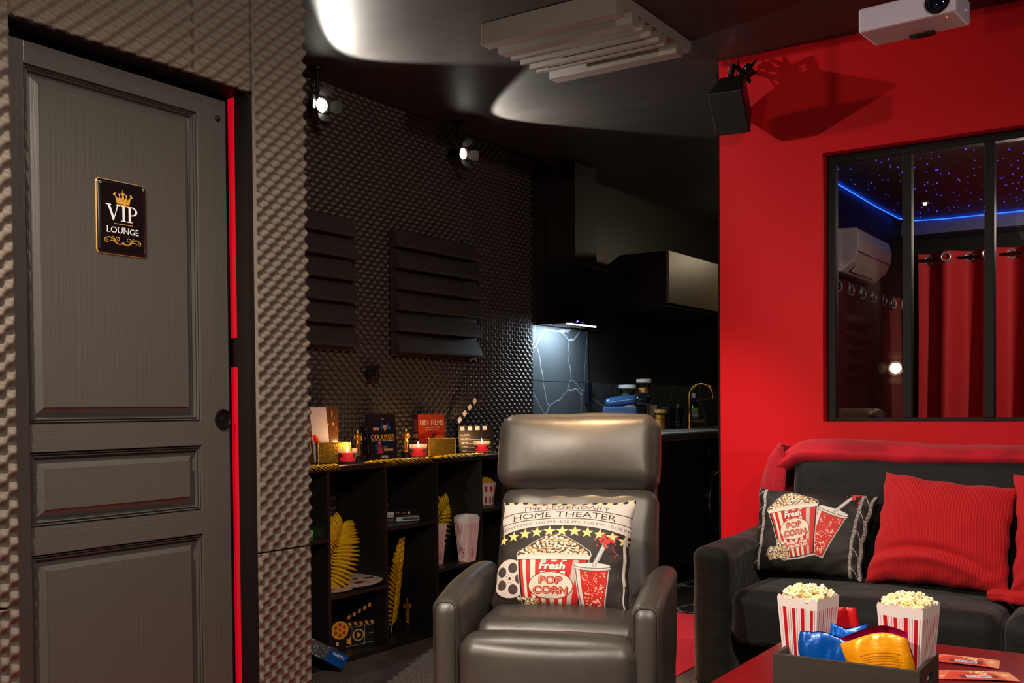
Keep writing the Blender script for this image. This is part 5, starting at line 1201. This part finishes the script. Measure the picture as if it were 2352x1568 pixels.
def popcorn(label, loc, r, n, seed, rz=0):
    mb = MB(); rg = random.Random(seed)
    mb.lathe([(r*1.52, -.03), (r*1.57, -.006), (r*1.2, .004), (0, .012)], 4, T=Matrix.Rotation(PI/4, 4, 'Z'))
    for i in range(n):
        a = rg.uniform(0, 6.28); q = math.sqrt(rg.random()); x, y = max(-r, min(r, q*r*1.35*math.cos(a))), max(-r, min(r, q*r*1.35*math.sin(a))); z = .016*(1-q*q)+rg.uniform(-.004, .009)
        for k in range(5):
            d = Vector((rg.gauss(0, 1), rg.gauss(0, 1), rg.gauss(0, 1))).normalized()*rg.uniform(.0025, .0055)
            mb.ball((x+d.x, y+d.y, z+d.z), rg.uniform(.0022, .0048), 7, 5)
    o = mb.build('popcorn', 'popcorn', smooth=True, loc=loc); o.rotation_euler = (0, 0, rz)
    return tag(o, label, 'popcorn', kind='stuff')
KW = dict(h=.213, a=.049, b=.035, W=120, H=210, bold=(True, False), scal=5)
carton('striped popcorn carton full of popcorn at the left end of the black crate', (-.722, 2.275, .4595), -.20, **KW)
popcorn('popped popcorn heaped in the left table carton', (-.722, 2.275, .666), .0415, 150, 1, -.20)
carton('striped popcorn carton full of popcorn at the right end of the black crate', (-.512, 2.288, .4595), -.15, **KW)
popcorn('popped popcorn heaped in the right table carton', (-.512, 2.288, .666), .0415, 150, 2, -.15)
def bag(name, label, loc, rz, w, h, th, m, seed, tilt=(0, 0), cv=None, flare=0, top=None):
    t = thing(name, label, 'snack bag', loc, rz, 'open snack bags in the crate'); t.rotation_euler = (tilt[0], tilt[1], rz)
    W, H = (cv.W, cv.H) if cv else (60, 44)
    def surf(s, W, H):
        U, V = np.meshgrid(np.linspace(-1, 1, W), np.linspace(0, 1, H))
        n = fnoise(U*4+seed, V*4, U*0+s, seed, 3)
        zt = h+(.011 if (cv and s > 0) else 0)+(top(U) if top else .012*np.sin(U*5+seed)); Z = zt*(1-V)
        D = th/2*(1-U**4)**.5*(.35+1.0*np.sin(np.clip(V*1.1, 0, 1)*PI)**.7)+.006*n*(1-U**4)
        X = U*w/2*(1+flare*(1-V))+.006*np.sin(V*7+seed)*np.abs(U)
        return np.stack([X, s*np.maximum(D, .0008), Z], -1)
    gridmesh('bag_front', surf(-1, W, H), m, t, cv.a if cv else None)
    gridmesh('bag_back', surf(1, 60, 40), 'bag_pink' if cv else m, t, flip=True)
    return t
bag('snack_bag', 'crumpled dark blue snack bag in the crate, in front of the left carton', (-.650, 2.198, .462), .12, .105, .136, .032, 'bag_blue', 3, top=lambda U: .010*np.cos(U*2.6+.8)+.012*np.clip(-U-.6, 0, 1)*2, flare=.22)
bag('snack_bag', 'brighter blue snack bag opening behind the dark blue one', (-.628, 2.235, .462), .35, .060, .150, .03, mat('bright_blue_bag', L3(6, 96, 205), .25, .25, bump=(24, .6, .008)), 8, top=lambda U: .012*np.abs(U), flare=.25)
bag('snack_bag', 'shiny red snack bag standing behind the left carton', (-.668, 2.322, .462), .20, .085, .178, .03, 'bag_red', 5, top=lambda U: .002*U)
cv = Cv(130, 100, (246, 158, 14), 130, 100); rg = random.Random(8)
cv.ell(40, 96, 34, 22, (206, 196, 20)).ell(96, 90, 26, 12, (226, 178, 16))
for k in range(17): cv.rect(34+4*math.sin(k), 24+k*3.4, 108+3*math.cos(k*2), 25+k*3.4, (150, 88, 10))
bag('snack_bag', 'yellow snack bag with pink inside, in the crate before the right carton', (-.550, 2.205, .462), .16, .128, .152, .045, 'yellowbag', 11, cv=cv, top=lambda U: .018*np.cos((U-.25)*1.7)-.012, flare=.06, tilt=(0, -.05))
def ticket(label, p, ex, ey):
    p, ex, ey = Vector(p), Vector(ex), Vector(ey)
    cv = Cv(130, 60, (222, 74, 50), 150, 60); rg = random.Random(3)
    cv.poly([(0, 0), (40, 0), (10, 60), (0, 60)], (236, 120, 80)).poly([(110, 0), (150, 0), (150, 60), (130, 60)], (240, 150, 110)).rect(30, 2, 146, 9, (238, 150, 120))
    for k in range(22): x = rg.uniform(66, 104); y = rg.uniform(4, 24); cv.ell(x, y, 3, 3, rg.choice([(250, 226, 170), (240, 190, 110)]))
    cv.rect(46, 30, 116, 50, (120, 50, 50)); cv.rect(62, 28, 100, 46, (60, 90, 140)); cv.rect(58, 31, 104, 48, (226, 214, 226)); cv.smear(62, 34, 100, 45, (120, 110, 150), 3); cv.ell(14, 40, 5, 5, (250, 200, 180)); cv.ell(134, 24, 7, 7, (250, 210, 180))
    t = thing('cinema_ticket', label, 'ticket', p, group='orange cinema tickets')
    U, V = np.meshgrid(np.linspace(0, 1, cv.W), np.linspace(0, 1, cv.H))
    P = U[..., None]*np.array(ex)+V[..., None]*np.array(ey); P[..., 2] += .0016+.002*np.sin(U*3)
    o = gridmesh('ticket_print', P, 'paper', t, cv.a, flip=True); md = o.modifiers.new('s', 'SOLIDIFY'); md.thickness = .0006
    return t
ticket('orange cinema ticket on the red table, the farther one', (-.575, 2.80, .45), (.165, .006, 0), (.010, -.085, 0))
ticket('orange cinema ticket on the red table, the nearer one at the lower right', (-.540, 2.62, .45), (.165, .075, 0), (.035, -.075, 0))
# fix ticket facing
